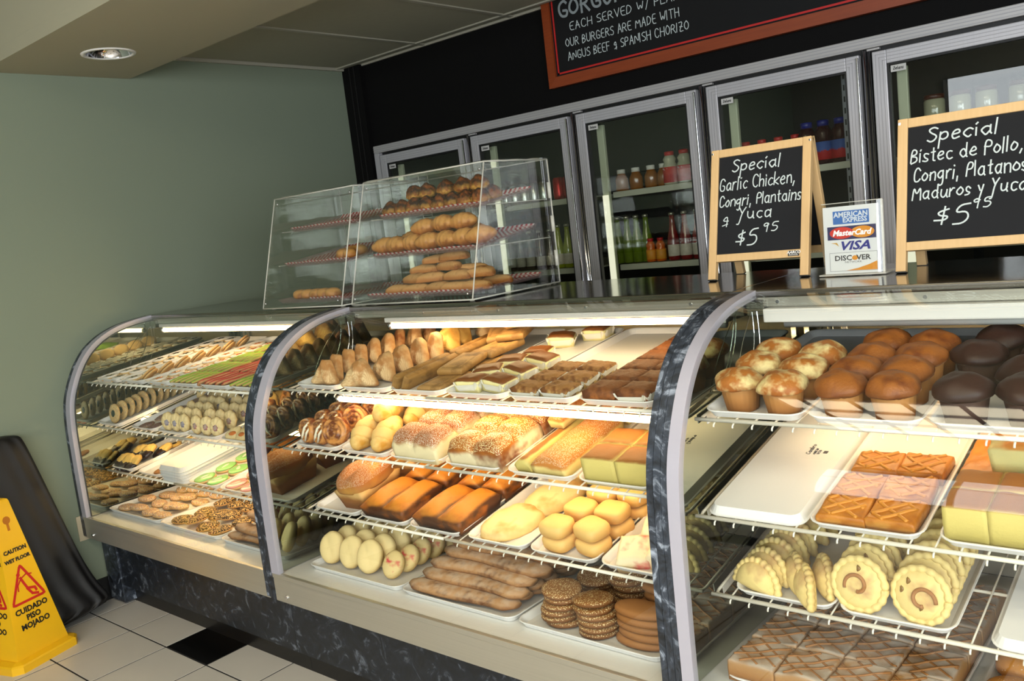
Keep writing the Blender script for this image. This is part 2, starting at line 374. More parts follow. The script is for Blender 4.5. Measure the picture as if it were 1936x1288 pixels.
# floor slab with separate tiles near the camera view
struct('floor', MB().box(XW, XR, YFR, YB + 1.0, -.06, -.0012).me('floor'), M_grout)
T = .305; YT = -.0628
floor = bpy.data.objects['floor']
tile_me = {}
for nm, mt in (('w', M_floor_t), ('b', M_floor_b)):
    tile_me[nm] = MB().bbox(-T / 2 + .0036, T / 2 - .0036, -T / 2 + .0036, T / 2 - .0036, -.01, 0, .0006).me('tile', mat=mt)
rest = MB()
for i in range(-2, 26):
    for j in range(-15, 2):
        cx, cy = (i + .5) * T, YT + (j + .5) * T
        if cx < XW - .1 or cx > XR: continue
        blk = (i - 1) % 4 == 0 and j % 4 == 0
        near = (-2 <= i <= 4 and -5 <= j <= 1)
        if near:
            if cx - T / 2 < XW:
                mm = MB().bbox(XW + .002, cx + T / 2 - .0036, cy - T / 2 + .003, cy + T / 2 - .0036, -.01, 0, .0006)
                ob('tile', mm.me('tile'), floor, mat=M_floor_t)
            else: ob('tile', tile_me['b' if blk else 'w'], floor, (cx, cy, 0))
        elif not blk: rest.box(cx - T / 2 + .003, cx + T / 2 - .0036, cy - T / 2 + .003, cy + T / 2 - .0036, -.01, 0)
ob('far_tiles', rest.me('far_tiles'), floor, mat=M_floor_t, kind='stuff')
# ceiling: suspended tiles over the counter, soffit, front ceiling
ce = MB(); ce.box(XW, XR, .584, YB + .05, ZC + .012, ZC + .08)
struct('ceiling', ce.me('ceiling'), M_ceil)
ceil = bpy.data.objects['ceiling']
xs = [-.39 - .0] + [.225 + .625 * k for k in range(12)]; ys = [.61, 1.851, YB]
grid = MB()
for x in xs[1:]: grid.box(x - .012, x + .012, .584, YB, ZC - .004, ZC + .012)
grid.box(XW, XR, 1.851 - .012, 1.851 + .012, ZC - .005, ZC + .012); grid.box(XW, XW + .02, .584, YB, ZC - .012, ZC + .012); grid.box(XW, XR, YB - .012, YB, ZC - .008, ZC + .01)
ob('ceiling_grid', grid.me('grid'), ceil, mat=simple('grid_metal', (166, 162, 146), .5))
xe = [XW + .02] + [.225 + .625 * k for k in range(12)]
for k in range(len(xe) - 1):
    for (a, b_) in ((.584, 1.851), (1.851, YB - .01)):
        mm = MB().box(xe[k] + .012, xe[k + 1] - .012, a + .012, b_ - .012, ZC + .002, ZC + .014)
        ob('ceiling_tile', mm.me('ct'), ceil, mat=M_tile_c)
so = MB(); so.box(XW, XR, -.063, .584, 2.46, 3.0)
V0 = [(XW, -.063), (XR, -.063), (XR, .584), (XW, .584)]
so.add([(x, y, 2.41) for x, y in V0] + [(x, y, 2.4599) for x, y in V0], [(k, (k + 1) % 4, (k + 1) % 4 + 4, k + 4) for k in range(4)])
bm = bmesh.new(); hc = (.012, .268)
l1 = [bm.verts.new((x, y, 2.41)) for x, y in V0]; l2 = [bm.verts.new((hc[0] + .092 * math.cos(2 * PI * k / 32), hc[1] + .092 * math.sin(2 * PI * k / 32), 2.41)) for k in range(32)]
ed = [bm.edges.new((L_[k], L_[(k + 1) % len(L_)])) for L_ in (l1, l2) for k in range(len(L_))]
bmesh.ops.triangle_fill(bm, edges=ed, use_beauty=True, normal=(0, 0, -1)); bm.verts.index_update()
so.add([v.co.copy() for v in bm.verts], [[v.index for v in f.verts] for f in bm.faces]); bm.free()
struct('ceiling_soffit', so.me('soffit'), M_ceil)
wall('ceiling_front', XW, XR, YFR, -.063, ZF2, ZF2 + .1, M_ceil)
wall('baseboard_left', XW, XW + .012, YFR, .1, 0, .11, M_blackp)
# recessed downlight in the soffit
dl = empty('recessed_downlight', (.012, .268, 2.41), 'unlit round recessed downlight with chrome reflector set in the soffit', 'light fitting')
ring = MB().lathe([(.090, -.001), (.092, -.005), (.106, -.004), (.108, 0)], 40)
ring.F = ring.F[:-2]
ob('trim_ring', ring.me('ring', True), dl, mat=M_white)
cm = MB().lathe([(.091, -.003), (.088, .010), (.078, .028), (.060, .042), (.045, .046)], 40); cm.F = cm.F[:-2] + [cm.F[-1]]
ob('reflector', cm.me('refl', True), dl, mat=M_chrome)
ob('lamp_bulb', blob(.034, .034, .014, name='bulb'), dl, (0, 0, .018), mat=simple('frosted_bulb', (190, 200, 225), .2))
# ceiling light fixtures over the customer side
for i, x in enumerate((2.45, 3.72, 4.99)):
    tf = empty('ceiling_troffer', (x, -2.0, ZF2), 'lit cream ceiling light fixture above the customers, outside the picture, %s from left' % ('first', 'second', 'third')[i], 'ceiling light', 'ceiling light fixtures')
    ob('housing', MB().bbox(-.62, .62, -.62, .62, -.03, -.001, .004).me('th'), tf, mat=M_white)
    for q in (-1, 0, 1): ob('diffuser', MB().box(-.59, .59, q * .41 - .15, q * .41 + .15, -.034, -.0305).me('td'), tf, mat=M_troffer)
    for q in range(-2, 3): ob('louver', MB().box(q * .235 - .012, q * .235 + .012, -.61, .61, -.05, -.035).me('lv'), tf, mat=M_blackp)
# wall outlet under the left case
ou = empty('wall_outlet', (XW + .004, .012, .37), 'cream wall outlet plate under the left end of the counter', 'outlet')
ob('cover_plate', MB().bbox(0, .006, -.036, .036, -.058, .058, .002).me('plate'), ou, mat=simple('cream_plastic', (190, 178, 150), .5))
for dz in (-.022, .022): ob('socket', MB().bbox(.005, .009, -.015, .015, dz - .014, dz + .014, .002).me('sock'), ou, mat=simple('socket_plastic%d' % (dz > 0), (170, 158, 132), .5))

# ------------------------------------------------------------------ display cases
def prof_band(m, x0, x1, prof, th):
    """curved strip between x0 and x1 along prof, thickness th inward"""
    P = [Vector((0, y, z)) for y, z in prof]; n = len(P); V = []; F = []
    for i, p in enumerate(P):
        t = (P[min(i + 1, n - 1)] - P[max(i - 1, 0)]).normalized(); nn = Vector((0, t.z, -t.y))
        q = p + nn * th
        V += [(x0, p.y, p.z), (x1, p.y, p.z), (x1, q.y, q.z), (x0, q.y, q.z)]
    for i in range(n - 1):
        for k in range(4): F.append((i * 4 + k, i * 4 + (k + 1) % 4, i * 4 + 4 + (k + 1) % 4, i * 4 + 4 + k))
    F += [(3, 2, 1, 0), tuple(range((n - 1) * 4, n * 4))]
    m.add(V, F); return m
def fine(prof, n=72):
    # smooth interpolation (Catmull-Rom)
    P = [prof[0]] + prof + [prof[-1]]; out = []; seg = len(prof) - 1
    for i in range(n + 1):
        s = i / n * seg; k = min(int(s), seg - 1); t = s - k; a, b, c, d = P[k], P[k + 1], P[k + 2], P[k + 3]
        out.append(tuple(.5 * (2 * b[j] + (c[j] - a[j]) * t + (2 * a[j] - 5 * b[j] + 4 * c[j] - d[j]) * t * t + (3 * b[j] - a[j] - 3 * c[j] + d[j]) * t ** 3) for j in (0, 1)))
    return out
PF = fine(PROF)
for _ in range(10):
    PF = [PF[0]] + [tuple((PF[i - 1][j] + 2 * PF[i][j] + PF[i + 1][j]) / 4 for j in (0, 1)) for i in range(1, len(PF) - 1)] + [PF[-1]]
def inset(prof, d):
    P = [Vector((y, z)) for y, z in prof]; out = []
    for i, p in enumerate(P):
        t = (P[min(i + 1, len(P) - 1)] - P[max(i - 1, 0)]).normalized(); out.append((p.x + t.y * d, p.y - t.x * d))
    return out
def side_panel(m, x0, x1, prof, ylast, zb):
    """full side panel: profile outline closed along top/back/bottom"""
    out = list(prof) + [(ylast, 1.284), (ylast, zb), (prof[0][0], zb)]
    n = len(out); V = [(x0, y, z) for y, z in out] + [(x1, y, z) for y, z in out]
    F = [tuple(range(n)), tuple(range(2 * n - 1, n - 1, -1))] + [(i, i + n, (i + 1) % n + n, (i + 1) % n) for i in range(n)]
    m.add(V, F)
case_roots = []
for ci, (cn, X0, X1, XM, XP, PW) in enumerate(CASES):
    pos = ('against the green wall, full of cookies', 'in the middle, full of breads and pastries', 'nearest the camera, full of muffins and cakes')[ci]
    rt = empty('display_case', (X0, 0, 0), 'curved glass bakery display case ' + pos, 'display case', 'curved glass bakery cases in a row')
    case_roots.append(rt); Lx = X1 - X0
    def cp(name, m_, mat, smooth=False, **k): return ob(name, m_.me(name, smooth), rt, mat=mat, **k)
    # end panels with their marbled curved edge
    m = MB(); side_panel(m, .0, .018 if ci else .03, PF, .94, .336); cp('end_panel', m, M_marble)
    m = MB(); side_panel(m, Lx - .018, Lx - .001, PF, .94, .336); cp('end_panel', m, M_marble)
    # second laminate sheet beside the left panel edge
    if ci:
        m = MB(); side_panel(m, .019, .036, PF, .94, .336); cp('end_panel', m, M_marble)
    xa = .036 if ci else .03
    pc = [p for p in PF if p[1] > ZD + .002]; pc = [(pc[0][0], ZD + .002)] + pc
    m = MB(); prof_band(m, xa, xa + .030 if ci == 2 else xa + .042, inset(pc, -.002), .020); cp('glass_channel', m, M_chan)
    # mirror sheet on the inside of the left end panel
    ins = [p for p in inset(PF, .022) if p[1] > ZD + .01]
    ins = [(ins[0][0], ZD + .003)] + ins
    out = ins + [(.92, 1.262), (.92, ZD + .003)]
    mx_ = XM - X0; n = len(out); V = [(xa, y, z) for y, z in out] + [(mx_, y, z) for y, z in out]
    F = [tuple(range(n)), tuple(range(2 * n - 1, n - 1, -1))] + [(i, i + n, (i + 1) % n + n, (i + 1) % n) for i in range(n)]
    m = MB().add(V, F); cp('side_mirror', m, M_mirror)
    m = MB(); prof_band(m, mx_ - .002, mx_ + .003, inset(pc, .020), .004); cp('gasket', m, M_gasket)
    # curved front glass
    m = MB()
    for pr_, flip in ((inset(pc, .004), 0), (inset(pc, .010), 1)):
        V = []; 
        for y, z in pr_: V += [(mx_ + .004, y, z), (Lx - .02, y, z)]
        m.add(V, [((2 * i, 2 * i + 1, 2 * i + 3, 2 * i + 2) if not flip else (2 * i, 2 * i + 2, 2 * i + 3, 2 * i + 1)) for i in range(len(pr_) - 1)])
    cp('front_glass', m, M_glass, True)
    # top
    m = MB(); m.bbox(.0, Lx - .002, .452, .99, 1.268, 1.2855, .003); cp('counter_top', m, M_steel_top)
    m = MB(); m.bbox(mx_, Lx - .02, .456, .53, 1.243, 1.2675, .002); cp('top_rail', m, M_steel)
    for k in range(5):
        m = MB(); m.tube([(.12 + k * (Lx - .24) / 4, .456, 1.256), (.12 + k * (Lx - .24) / 4, .4535, 1.256)], .0045, 10); cp('rail_screw', m, M_chrome)
    # deck, fascia, base
    m = MB(); m.box(xa if ci else .03, Lx - .019, .0, .92, ZD - .02, ZD); cp('deck', m, M_deck)
    m = MB(); m.bbox(.037 if ci else .0, Lx - .001, -.004, .0, .331, ZD - .004, .0015); m.box(.04, Lx - .02, .0, .05, .336, ZD - .02); cp('fascia', m, M_steel)
    m = MB(); m.bbox(.037 if ci else .032, Lx - .019, -.006, .008, ZD - .014, ZD + .002, .0015); cp('deck_edge_strip', m, M_steel)
    m = MB(); m.tube([(.10, -.0045, .352), (.10, -.0075, .352)], .008, 12); cp('fascia_rivet', m, M_chrome)
    m = MB(); m.box(.09 if ci == 0 else .0, Lx - .001, .07, .94, .095, .331); cp('base_panel', m, M_marble2)
    m = MB(); m.box(.1 if ci == 0 else .0, Lx - .001, .117, .93, .0, .095); cp('toe_kick', m, M_blackp)
    if ci == 0:
        m = MB(); m.bbox(.012, .15, .062, .12, .012, .325, .002); cp('corner_post', m, M_marble)
    # back: sliding doors and frames, chrome uprights
    m = MB(); m.box(mx_, Lx - .02, .925, .94, ZD, .47); cp('rear_frame', m, M_steel)
    m = MB(); m.box(mx_, Lx - .02, .925, .94, 1.225, 1.268); cp('rear_frame', m, M_steel)
    for k in range(2):
        m = MB(); m.bbox(mx_ + k * (Lx - mx_ - .02) / 2, mx_ + (k + 1) * (Lx - mx_ - .02) / 2 + .02, .928 + .012 * k, .935 + .012 * k, .47, 1.225, .001)
        cp('sliding_door', m, simple('rear_door_panel%d%d' % (ci, k), (172, 160, 128), .35))
    for x in (mx_ + .035, mx_ + .075, Lx - .06):
        m = MB(); m.bbox(x - .009, x + .009, .895, .912, ZD, 1.26, .002); cp('upright', m, M_chrome)
    # hanging glass bracket + safety wires at the top of the mirror
    m = MB(); m.bbox(mx_ + .003, mx_ + .05, .44, .475, 1.222, 1.262, .003); cp('hinge_bracket', m, M_steel_top)
    for a, b_ in (((.02, .43, 1.235), (.035, .29, 1.06)), ((.03, .44, 1.235), (.05, .36, 1.04)), ((.022, .43, 1.235), (.03, .37, 1.08))):
        pts = [Vector(a).lerp(Vector(b_), t / 6) + Vector((0, .02 * math.sin(PI * t / 6) * (1 if b_[1] > .3 else -1), 0)) for t in range(7)]
        m = MB(); m.tube([(p.x + mx_, p.y, p.z) for p in pts], .0011, 5); cp('support_wire', m, M_chrome)
    # lamp at the top: hood and tube
    LW = Lx - .16
    if ci < 2:
        lf = empty('case_lamp', (X0, 0, 0), 'lit warm fluorescent tube along the top of the %s case' % cn, 'lamp', 'lit tubes in the cases')
        x0, x1 = (mx_ + (.235 if ci else .10)), Lx - .06
        ob('lamp_hood', MB().bbox(x0 - .03, Lx - .03, .446, .52, 1.226, 1.2425, .003).me('hood'), lf, mat=M_white)
        ob('tube', MB().tube([(x0, .455, 1.213), (x1, .455, 1.213)], .0095, 14).me('tube', True), lf, mat=M_tube)
        for x in (x0 - .012, x1): ob('tube_end', MB().tube([(x, .455, 1.213), (x + .012, .455, 1.213)], .013, 14).me('te', True), lf, mat=M_chrome)
    else:
        lf = empty('case_lamp', (X0, 0, 0), 'unlit lamp with long white hood along the top of the right case', 'lamp')
        ob('lamp_hood', MB().bbox(mx_ + .05, Lx - .05, .43, .52, 1.208, 1.242, .004).me('hood'), lf, mat=M_white)
        ob('tube', MB().tube([(mx_ + .08, .49, 1.197), (Lx - .1, .49, 1.197)], .0105, 14).me('tube', True), lf, mat=simple('unlit_tube', (200, 200, 195), .3))
    # lamps under shelves
    def under(y, z, xa_, xb_, lab):
        f = empty('shelf_lamp', (X0, 0, 0), lab, 'lamp', 'lit tubes in the cases')
        ob('tube', MB().tube([(xa_, y, z), (xb_, y, z)], .0092, 14).me('tube', True), f, mat=M_tube)
        for x in (xa_ - .012, xb_): ob('tube_end', MB().tube([(x, y, z), (x + .012, y, z)], .012, 14).me('te', True), f, mat=M_chrome)
        ob('lamp_bracket', MB().bbox(xa_ - .02, xb_ + .02, y + .010, y + .03, z + .010, z + .018, .002).me('lb'), f, mat=M_white)
    if ci == 1:
        under(.205, 1.006, mx_ + .21, Lx - .07, 'lit warm tube under the top shelf of the middle case')
        under(.27, .843, mx_ + .10, Lx - .08, 'lit warm tube under the second shelf of the middle case')
    if ci == 0: under(.30, .603, mx_ + .12, Lx - .08, 'lit warm tube under the third shelf of the left case')
    if ci == 0: under(.27, .825, mx_ + .12, Lx - .08, 'lit warm tube under the second shelf of the left case')
    if ci == 2: under(.46, 1.035, mx_ + .12, Lx - .12, 'lit warm tube tucked under the top shelf of the right case')
    # wire shelves
    for s in (1, 2, 3):
        y0, z0, sl = SHELF[ci][s]; an = math.atan(sl)
        sn = ('top', 'second', 'third')[s - 1]
        sh = ob('wire_shelf', None, None, label='white coated wire shelf, %s level of the %s case' % (sn, cn), cat='shelf', group='wire shelves in the cases',
                M=Matrix.Translation((X0 + mx_ + .012, y0, z0)) @ Matrix.Rotation(an, 4, 'X'))
        W_ = Lx - mx_ - .06
        if ci == 1: segs = [(.0, W_ * .47), (W_ * .47 + .01, W_)]
        elif ci == 0: segs = [(.0, W_ * .44), (W_ * .44 + .01, W_)]
        else: segs = [(0, W_)]
        for (a, b_) in segs:
            m = MB().tube([(a, 0, .002), (b_, 0, .002)], .0046, 10); ob('front_rod', m.me('fr', True), sh, mat=M_wire)
            m = MB().tube([(a + .004, .668, -.003), (a + .004, .025, -.003), (a + .007, .012, -.003), (a + .016, .009, -.003), (b_ - .016, .009, -.003), (b_ - .007, .012, -.003), (b_ - .004, .025, -.003), (b_ - .004, .668, -.003)], .0036, 8)
            ob('frame_rod', m.me('fr', True), sh, mat=M_wire)
            for v in (.2, .42, .64): ob('cross_rod', MB().tube([(a, v, -.008), (b_, v, -.008)], .0034, 8).me('cr', True), sh, mat=M_wire)
            m = MB(); nW = int((b_ - a) / .0445)
            for k in range(1, nW):
                x = a + (b_ - a) * k / nW
                m.tube([(x, .668, -.001), (x, .012, -.001), (x, -.003, -.008), (x, -.005, -.013)], .0021, 6)
            ob('wires', m.me('wires', True), sh, mat=M_wire, kind='stuff')
        for x in (.0, W_):
            m = MB().bbox(x - .0015, x + .0015, .05, .668, -.03, -.009, .0008); ob('shelf_bracket', m.me('sb'), sh, mat=M_white)
# ------------------------------------------------------------------ lettering
GL = {'a': (6, '5,5 3,6 1,5 0,3 1,1 3,0 5,2;5,6 5,1 6,0'), 'c': (5, '5,5 3,6 1,5 0,3 1,1 3,0 5,1'), 'd': (6, '5,4 3,6 1,5 0,3 1,1 3,0 5,2;5,10 5,1 6,0'),
      'e': (5, '0,3 5,4 4,6 2,6 0,4 0,2 2,0 5,1'), 'g': (6, '5,5 3,6 1,5 0,3 2,1 5,3;5,6 5,-3 3,-4 1,-3'), 'i': (1, '0,6 0,0;0,8 0.2,8.5'),
      'k': (5, '0,10 0,0;5,6 0,3 5,0'), 'l': (1, '0,10 0,0'), 'n': (5, '0,6 0,0;0,4 2,6 4,6 5,4 5,0'), 'o': (5, '2.5,6 0,4 0,2 2.5,0 5,2 5,4 2.5,6'),
      'p': (5, '0,6 0,-5;0,4 2,6 5,5 5,2 2,1 0,2'), 'r': (4, '0,6 0,0;0,4 2,6 4,6'), 's': (4, '4,5 2,6 0,5 1,3 4,2 3,0 0,0.5'), 't': (4, '2,9 2,1 3,0 4,0.5;0,6 4,6'),
      'u': (6, '0,6 0,2 2,0 4,1 5,3;5,6 5,1 6,0'), 'y': (5, '0,6 2,2;5,6 2,-4 0,-4'), 'h': (5, '0,10 0,0;0,4 2,6 4,6 5,4 5,0'), 'm': (8, '0,6 0,0;0,4 2,6 4,5 4,0;4,4 6,6 8,5 8,0'),
      'b': (5, '0,10 0,0;0,4 2,6 5,5 5,2 2,0 0,1'), 'w': (6, '0,6 1,0 3,4 5,0 6,6'), 'A': (6, '0,0 3,10 6,0;1,4 5,4'), 'B': (5, '0,0 0,10 4,9 4,6 0,5;0,5 5,4 5,1 0,0'),
      'C': (6, '6,8 4,10 1,9 0,5 1,1 4,0 6,2'), 'D': (6, '0,0 0,10 4,9 6,5 4,1 0,0'), 'E': (5, '5,10 0,10 0,0 5,0;0,5 4,5'), 'F': (5, '5,10 0,10 0,0;0,5 4,5'),
      'G': (6, '6,8 4,10 1,9 0,5 1,1 4,0 6,1 6,4 3,4'), 'H': (6, '0,0 0,10;6,0 6,10;0,5 6,5'), 'I': (1, '0,0 0,10'), 'L': (5, '0,10 0,0 5,0'), 'M': (8, '0,0 1,10 4,3 7,10 8,0'),
      'N': (6, '0,0 0,10 6,0 6,10'), 'O': (6, '3,10 0,7 0,3 3,0 6,3 6,7 3,10'), 'P': (5, '0,0 0,10 5,9 5,5 0,5'), 'R': (6, '0,0 0,10 5,9 5,5 0,5;2,5 6,0'),
      'S': (5, '5,9 3,10 0,8 1,6 5,4 5,1 2,0 0,1'), 'T': (6, '3,0 3,10;0,10 6,10'), 'U': (6, '0,10 0,2 3,0 6,2 6,10'), 'V': (6, '0,10 3,0 6,10'), 'W': (8, '0,10 2,0 4,7 6,0 8,10'),
      'Y': (6, '0,10 3,5;6,10 3,5 1,-4 -1,-4'), 'Z': (6, '0,10 6,10 0,0 6,0;1,5 5,5'), '&': (5, '4,-1 4,9 0,4 5,4;1,0 5,1'), '$': (5, '5,8 0,7 1,5 5,4 4,2 0,2;3,10 3,0'), '5': (5, '5,10 1,10 0,6 4,6 5,3 3,0 0,0'),
      '9': (5, '4,8 2,10 0,8 1,6 4,7;4,9 3,0'), ',': (2, '1,1 0,-2'), '/': (4, '0,-1 4,11')}
def strokes(text, cap, slant=.0, sp=2.2, jit=.35, wf=1.0):
    out = []; x = 0; r = random.Random(sum(map(ord, text)))
    for ch in text:
        if ch == ' ': x += 4.5; continue
        wd, s = GL[ch]
        for st in s.split(';'):
            P = [tuple(float(a) for a in q.split(',')) for q in st.split()]
            P = [(x + px * wf + slant * py + r.uniform(-jit, jit), py + r.uniform(-jit, jit)) for px, py in P]
            Q = P
            if len(P) > 3:
                for _ in range(2):
                    R_ = [Q[0]]
                    for a, b in zip(Q, Q[1:]): R_ += [(a[0] * .75 + b[0] * .25, a[1] * .75 + b[1] * .25), (a[0] * .25 + b[0] * .75, a[1] * .25 + b[1] * .75)]
                    Q = R_ + [Q[-1]]
            out.append([(a * cap / 10, b * cap / 10) for a, b in Q])
        x += wd * wf + sp
    return out, (x - sp) * cap / 10
def ribbon(m, lines, w_, y, M=None):
    """strokes -> thin raised ribbons in the local x-z plane at depth y"""
    for P in lines:
        for a, b in zip(P, P[1:]):
            d = Vector((b[0] - a[0], b[1] - a[1]))
            if d.length < 1e-6: continue
            t = d.normalized() * w_ * .3; n_ = Vector((-d.y, d.x)).normalized() * w_ / 2
            A = Vector(a) - t; B = Vector(b) + t
            q = [A + n_, A - n_, B - n_, B + n_]
            yy = y - (len(m.V) // 8 % 9) * .00003
            V = [(p.x, yy, p.y) for p in q] + [(p.x, y + .0006, p.y) for p in q]
            if M is not None: V = [M @ Vector(v) for v in V]
            m.add(V, [(0, 1, 2, 3), (7, 6, 5, 4), (0, 4, 5, 1), (1, 5, 6, 2), (2, 6, 7, 3), (3, 7, 4, 0)])
def writing(text, cap, x, z, slant=0, w_=.0028, rise=0.0, fit=None, **k):
    L, W_ = strokes(text, cap, slant, **k); s = (fit / W_) if fit else 1.0
    c, s_ = math.cos(rise), math.sin(rise)
    return [[(x + (a * s) * c - b * s_, z + (a * s) * s_ + b * c) for a, b in P] for P in L]  # fit scales the width only
def textmesh(txt, size, shear=0.0, offset=0.0, ext=.0004, align='CENTER', sx=1.0):
    cu = bpy.data.curves.new('t', 'FONT'); cu.body = txt; cu.size = size; cu.shear = shear; cu.offset = offset; cu.extrude = ext; cu.align_x = align; cu.align_y = 'CENTER'; cu.resolution_u = 2
    o = bpy.data.objects.new('t', cu); COL.objects.link(o); dg = bpy.context.evaluated_depsgraph_get()
    me = bpy.data.meshes.new_from_object(o.evaluated_get(dg)); bpy.data.objects.remove(o); bpy.data.curves.remove(cu)
    # stand it up: x stays, y -> z
    for v in me.vertices: v.co = Vector((v.co.x * sx, -v.co.z, v.co.y))
    return me
M_chalk = simple('white_chalk', (196, 205, 204), .95)
M_chalk2 = simple('faint_chalk', (140, 148, 150), .95)

# ------------------------------------------------------------------ drinks cooler (behind the counter)
DP, XF = .6855, .470; DY = 1.905
cool = empty('drinks_cooler', (0, 1.92, 0), 'long drinks cooler with aluminium framed glass doors in the black wall', 'cooler')
def cl(name, m, mat, parent=None, smooth=False, **k): return ob(name, m.me(name, smooth), parent or cool, mat=mat, **k)
def fr(x0, x1, z0, z1, wd, y0, y1, b=.003, bot=True):
    m = MB(); m.bbox(x0, x0 + wd, y0, y1, z0, z1, b); m.bbox(x1 - wd, x1, y0, y1, z0, z1, b); m.bbox(x0 + wd, x1 - wd, y0, y1, z1 - wd, z1, b)
    if bot: m.bbox(x0 + wd, x1 - wd, y0, y1, z0, z0 + wd, b)
    return m
XC1 = XF + 5 * DP + .07
O_ = -1.92
m = MB(); m.bbox(-.284, XC1, 1.905 + O_, 1.96 + O_, 2.010, 2.052, .003); cl('header_rail', m, M_alu_h)
m = MB(); m.bbox(-.284, -.244, 1.905 + O_, 1.96 + O_, .12, 2.010, .003); cl('side_rail', m, M_alu)
m = MB()
for k in range(3): m.box(-.284, XC1, 1.9035 + O_, 1.905 + O_, 2.016 + k * .012, 2.019 + k * .012)
cl('rail_groove', m, simple('dark_aluminium', (166, 164, 167), .5, metal=.3))
m = MB(); m.box(-.24, XC1, 1.93 + O_, 1.97 + O_, 1.985, 2.01); cl('inner_header', m, M_gasket)
M_cool_in = simple('cooler_liner', (60, 62, 54), .6); M_cool_dark = simple('cooler_back', (24, 25, 24), .7)
m = MB(); m.box(-.30, XC1, 2.86 + O_, 2.9 + O_, .1, 2.2); m.box(-.30, XC1, 1.97 + O_, 2.9 + O_, 2.12, 2.2); cl('liner_back', m, M_cool_dark)
m = MB(); m.box(-.34, -.30, 1.94 + O_, 2.9 + O_, .1, 2.2); m.box(XC1, XC1 + .04, 1.94 + O_, 2.9 + O_, .1, 2.2); cl('liner_side', m, M_cool_in)
m = MB(); m.box(-.30, XC1, 1.94 + O_, 2.9 + O_, .1, .14); cl('liner_floor', m, M_cool_in)
for k in range(-1, 5):
    xm = XF + k * DP
    if k >= 0:
        m = MB(); m.bbox(xm - .014, xm + .014, 1.915 + O_, 1.96 + O_, .14, 2.01, .004); cl('mullion', m, M_gasket)
        m = MB(); m.tube([(xm - .006, 1.912 + O_, .16), (xm - .006, 1.912 + O_, 2.004)], .0085, 10); m.tube([(xm + .008, 1.912 + O_, .16), (xm + .008, 1.912 + O_, 2.004)], .004, 8); cl('mullion_trim', m, M_chrome, smooth=True)
        m = MB(); m.bbox(xm + .004, xm + .05, 1.905 + O_, 1.925 + O_, 2.000, 2.008, .002); cl('hinge', m, M_alu_h)
    # door
    x0, x1 = xm + (.026 if k >= 0 else .04), xm + DP - .022
    if k == -1: x0 = -.225
    z0, z1 = .20, 1.992
    d = cl('door', fr(x0, x1, z0, z1, .05, 1.893 + O_, 1.925 + O_), M_alu)
    m = MB()
    for q in (.012, .024, .036):
        m.box(x0 + q, x0 + q + .002, 1.8915 + O_, 1.893 + O_, z0 + q, z1 - q); m.box(x1 - q - .002, x1 - q, 1.8915 + O_, 1.893 + O_, z0 + q, z1 - q)
        m.box(x0 + q, x1 - q, 1.8915 + O_, 1.893 + O_, z1 - q - .002, z1 - q)
    ob('door_groove', m.me('g'), d, mat=MATS['dark_aluminium'])
    m = MB(); m.bbox(x1 - .007, x1 - .001, 1.882 + O_, 1.894 + O_, z0 + .02, z1 - .01, .002); ob('handle', m.me('h'), d, mat=M_chrome)
    ob('door_gasket', fr(x0 + .05, x1 - .05, z0 + .05, z1 - .05, .008, 1.898 + O_, 1.92 + O_, .001).me('dg'), d, mat=M_gasket)
    m = MB(); m.box(x0 + .05, x1 - .05, 1.908 + O_, 1.912 + O_, z0 + .05, z1 - .05); ob('pane', m.me('p'), d, mat=M_dglass)
    m = MB(); m.box(x0 + .062, x0 + .116, 1.902 + O_, 1.9035 + O_, z1 - .084, z1 - .060); st = ob('sticker', m.me('s'), d, mat=simple('sticker_paper%d' % (k + 1), (196, 194, 190), .5))
    # interior lamp on the left mullion, and slotted upright
    m = MB(); m.bbox(x0 + .062, x0 + .100, 1.965 + O_, 1.985 + O_, .4, 1.93, .004); lp = cl('interior_lamp', m, simple('lamp_diffuser%d' % (k + 1), (200, 204, 176), .4))
    m = MB(); m.bbox(x0 + .066, x0 + .096, 1.955 + O_, 1.966 + O_, .45, (1.62, 1.66, 1.60, 1.55, 1.3, 1.3)[k + 1], .003); ob('lamp_strip', m.me('ls'), lp, mat=M_tube_f)
    m = MB(); m.bbox(x1 - .13, x1 - .095, 2.06 + O_, 2.075 + O_, .2, 1.97, .001); up = cl('slotted_upright', m, simple('upright_metal%d' % (k + 1), (150, 152, 158), .4))
    m = MB()
    for q in range(24):
        for s in (-1, 1): m.box(x1 - .1125 + s * .008 - .003, x1 - .1125 + s * .008 + .003, 2.0585 + O_, 2.06 + O_, .9 + q * .045, .922 + q * .045)
    ob('slots', m.me('sl'), up, mat=M_gasket)
    for zz in ((1.612, 1.258, .90, .55) if k < 4 else (1.60, 1.40, 1.2, .9)):
        m = MB(); m.bbox(x0 + .075, x1 - .03, 2.035 + O_, 2.06 + O_, zz - .028, zz, .002); m.box(x0 + .075, x1 - .03, 2.06 + O_, 2.8 + O_, zz - .012, zz - .004)
        cl('cooler_shelf', m, simple('shelf_paint%d%d' % (k + 1, int(zz * 1000)), (200, 200, 182), .5))
# scribbled maker mark on each door sticker
for o in [o for o in bpy.data.objects if o.name.startswith('sticker') and o.parent and o.parent.name.startswith('door')]:
    vs = o.data.vertices; x0 = min(v.co.x for v in vs); x1 = max(v.co.x for v in vs); z0 = min(v.co.z for v in vs); y0 = min(v.co.y for v in vs)
    m = MB(); ribbon(m, writing('Zelans', .011, x0 + .008, z0 + .007, .25, fit=x1 - x0 - .018), .0018, y0 - .0007)
    ob('lettering', m.me('l'), o, mat=M_blackp)

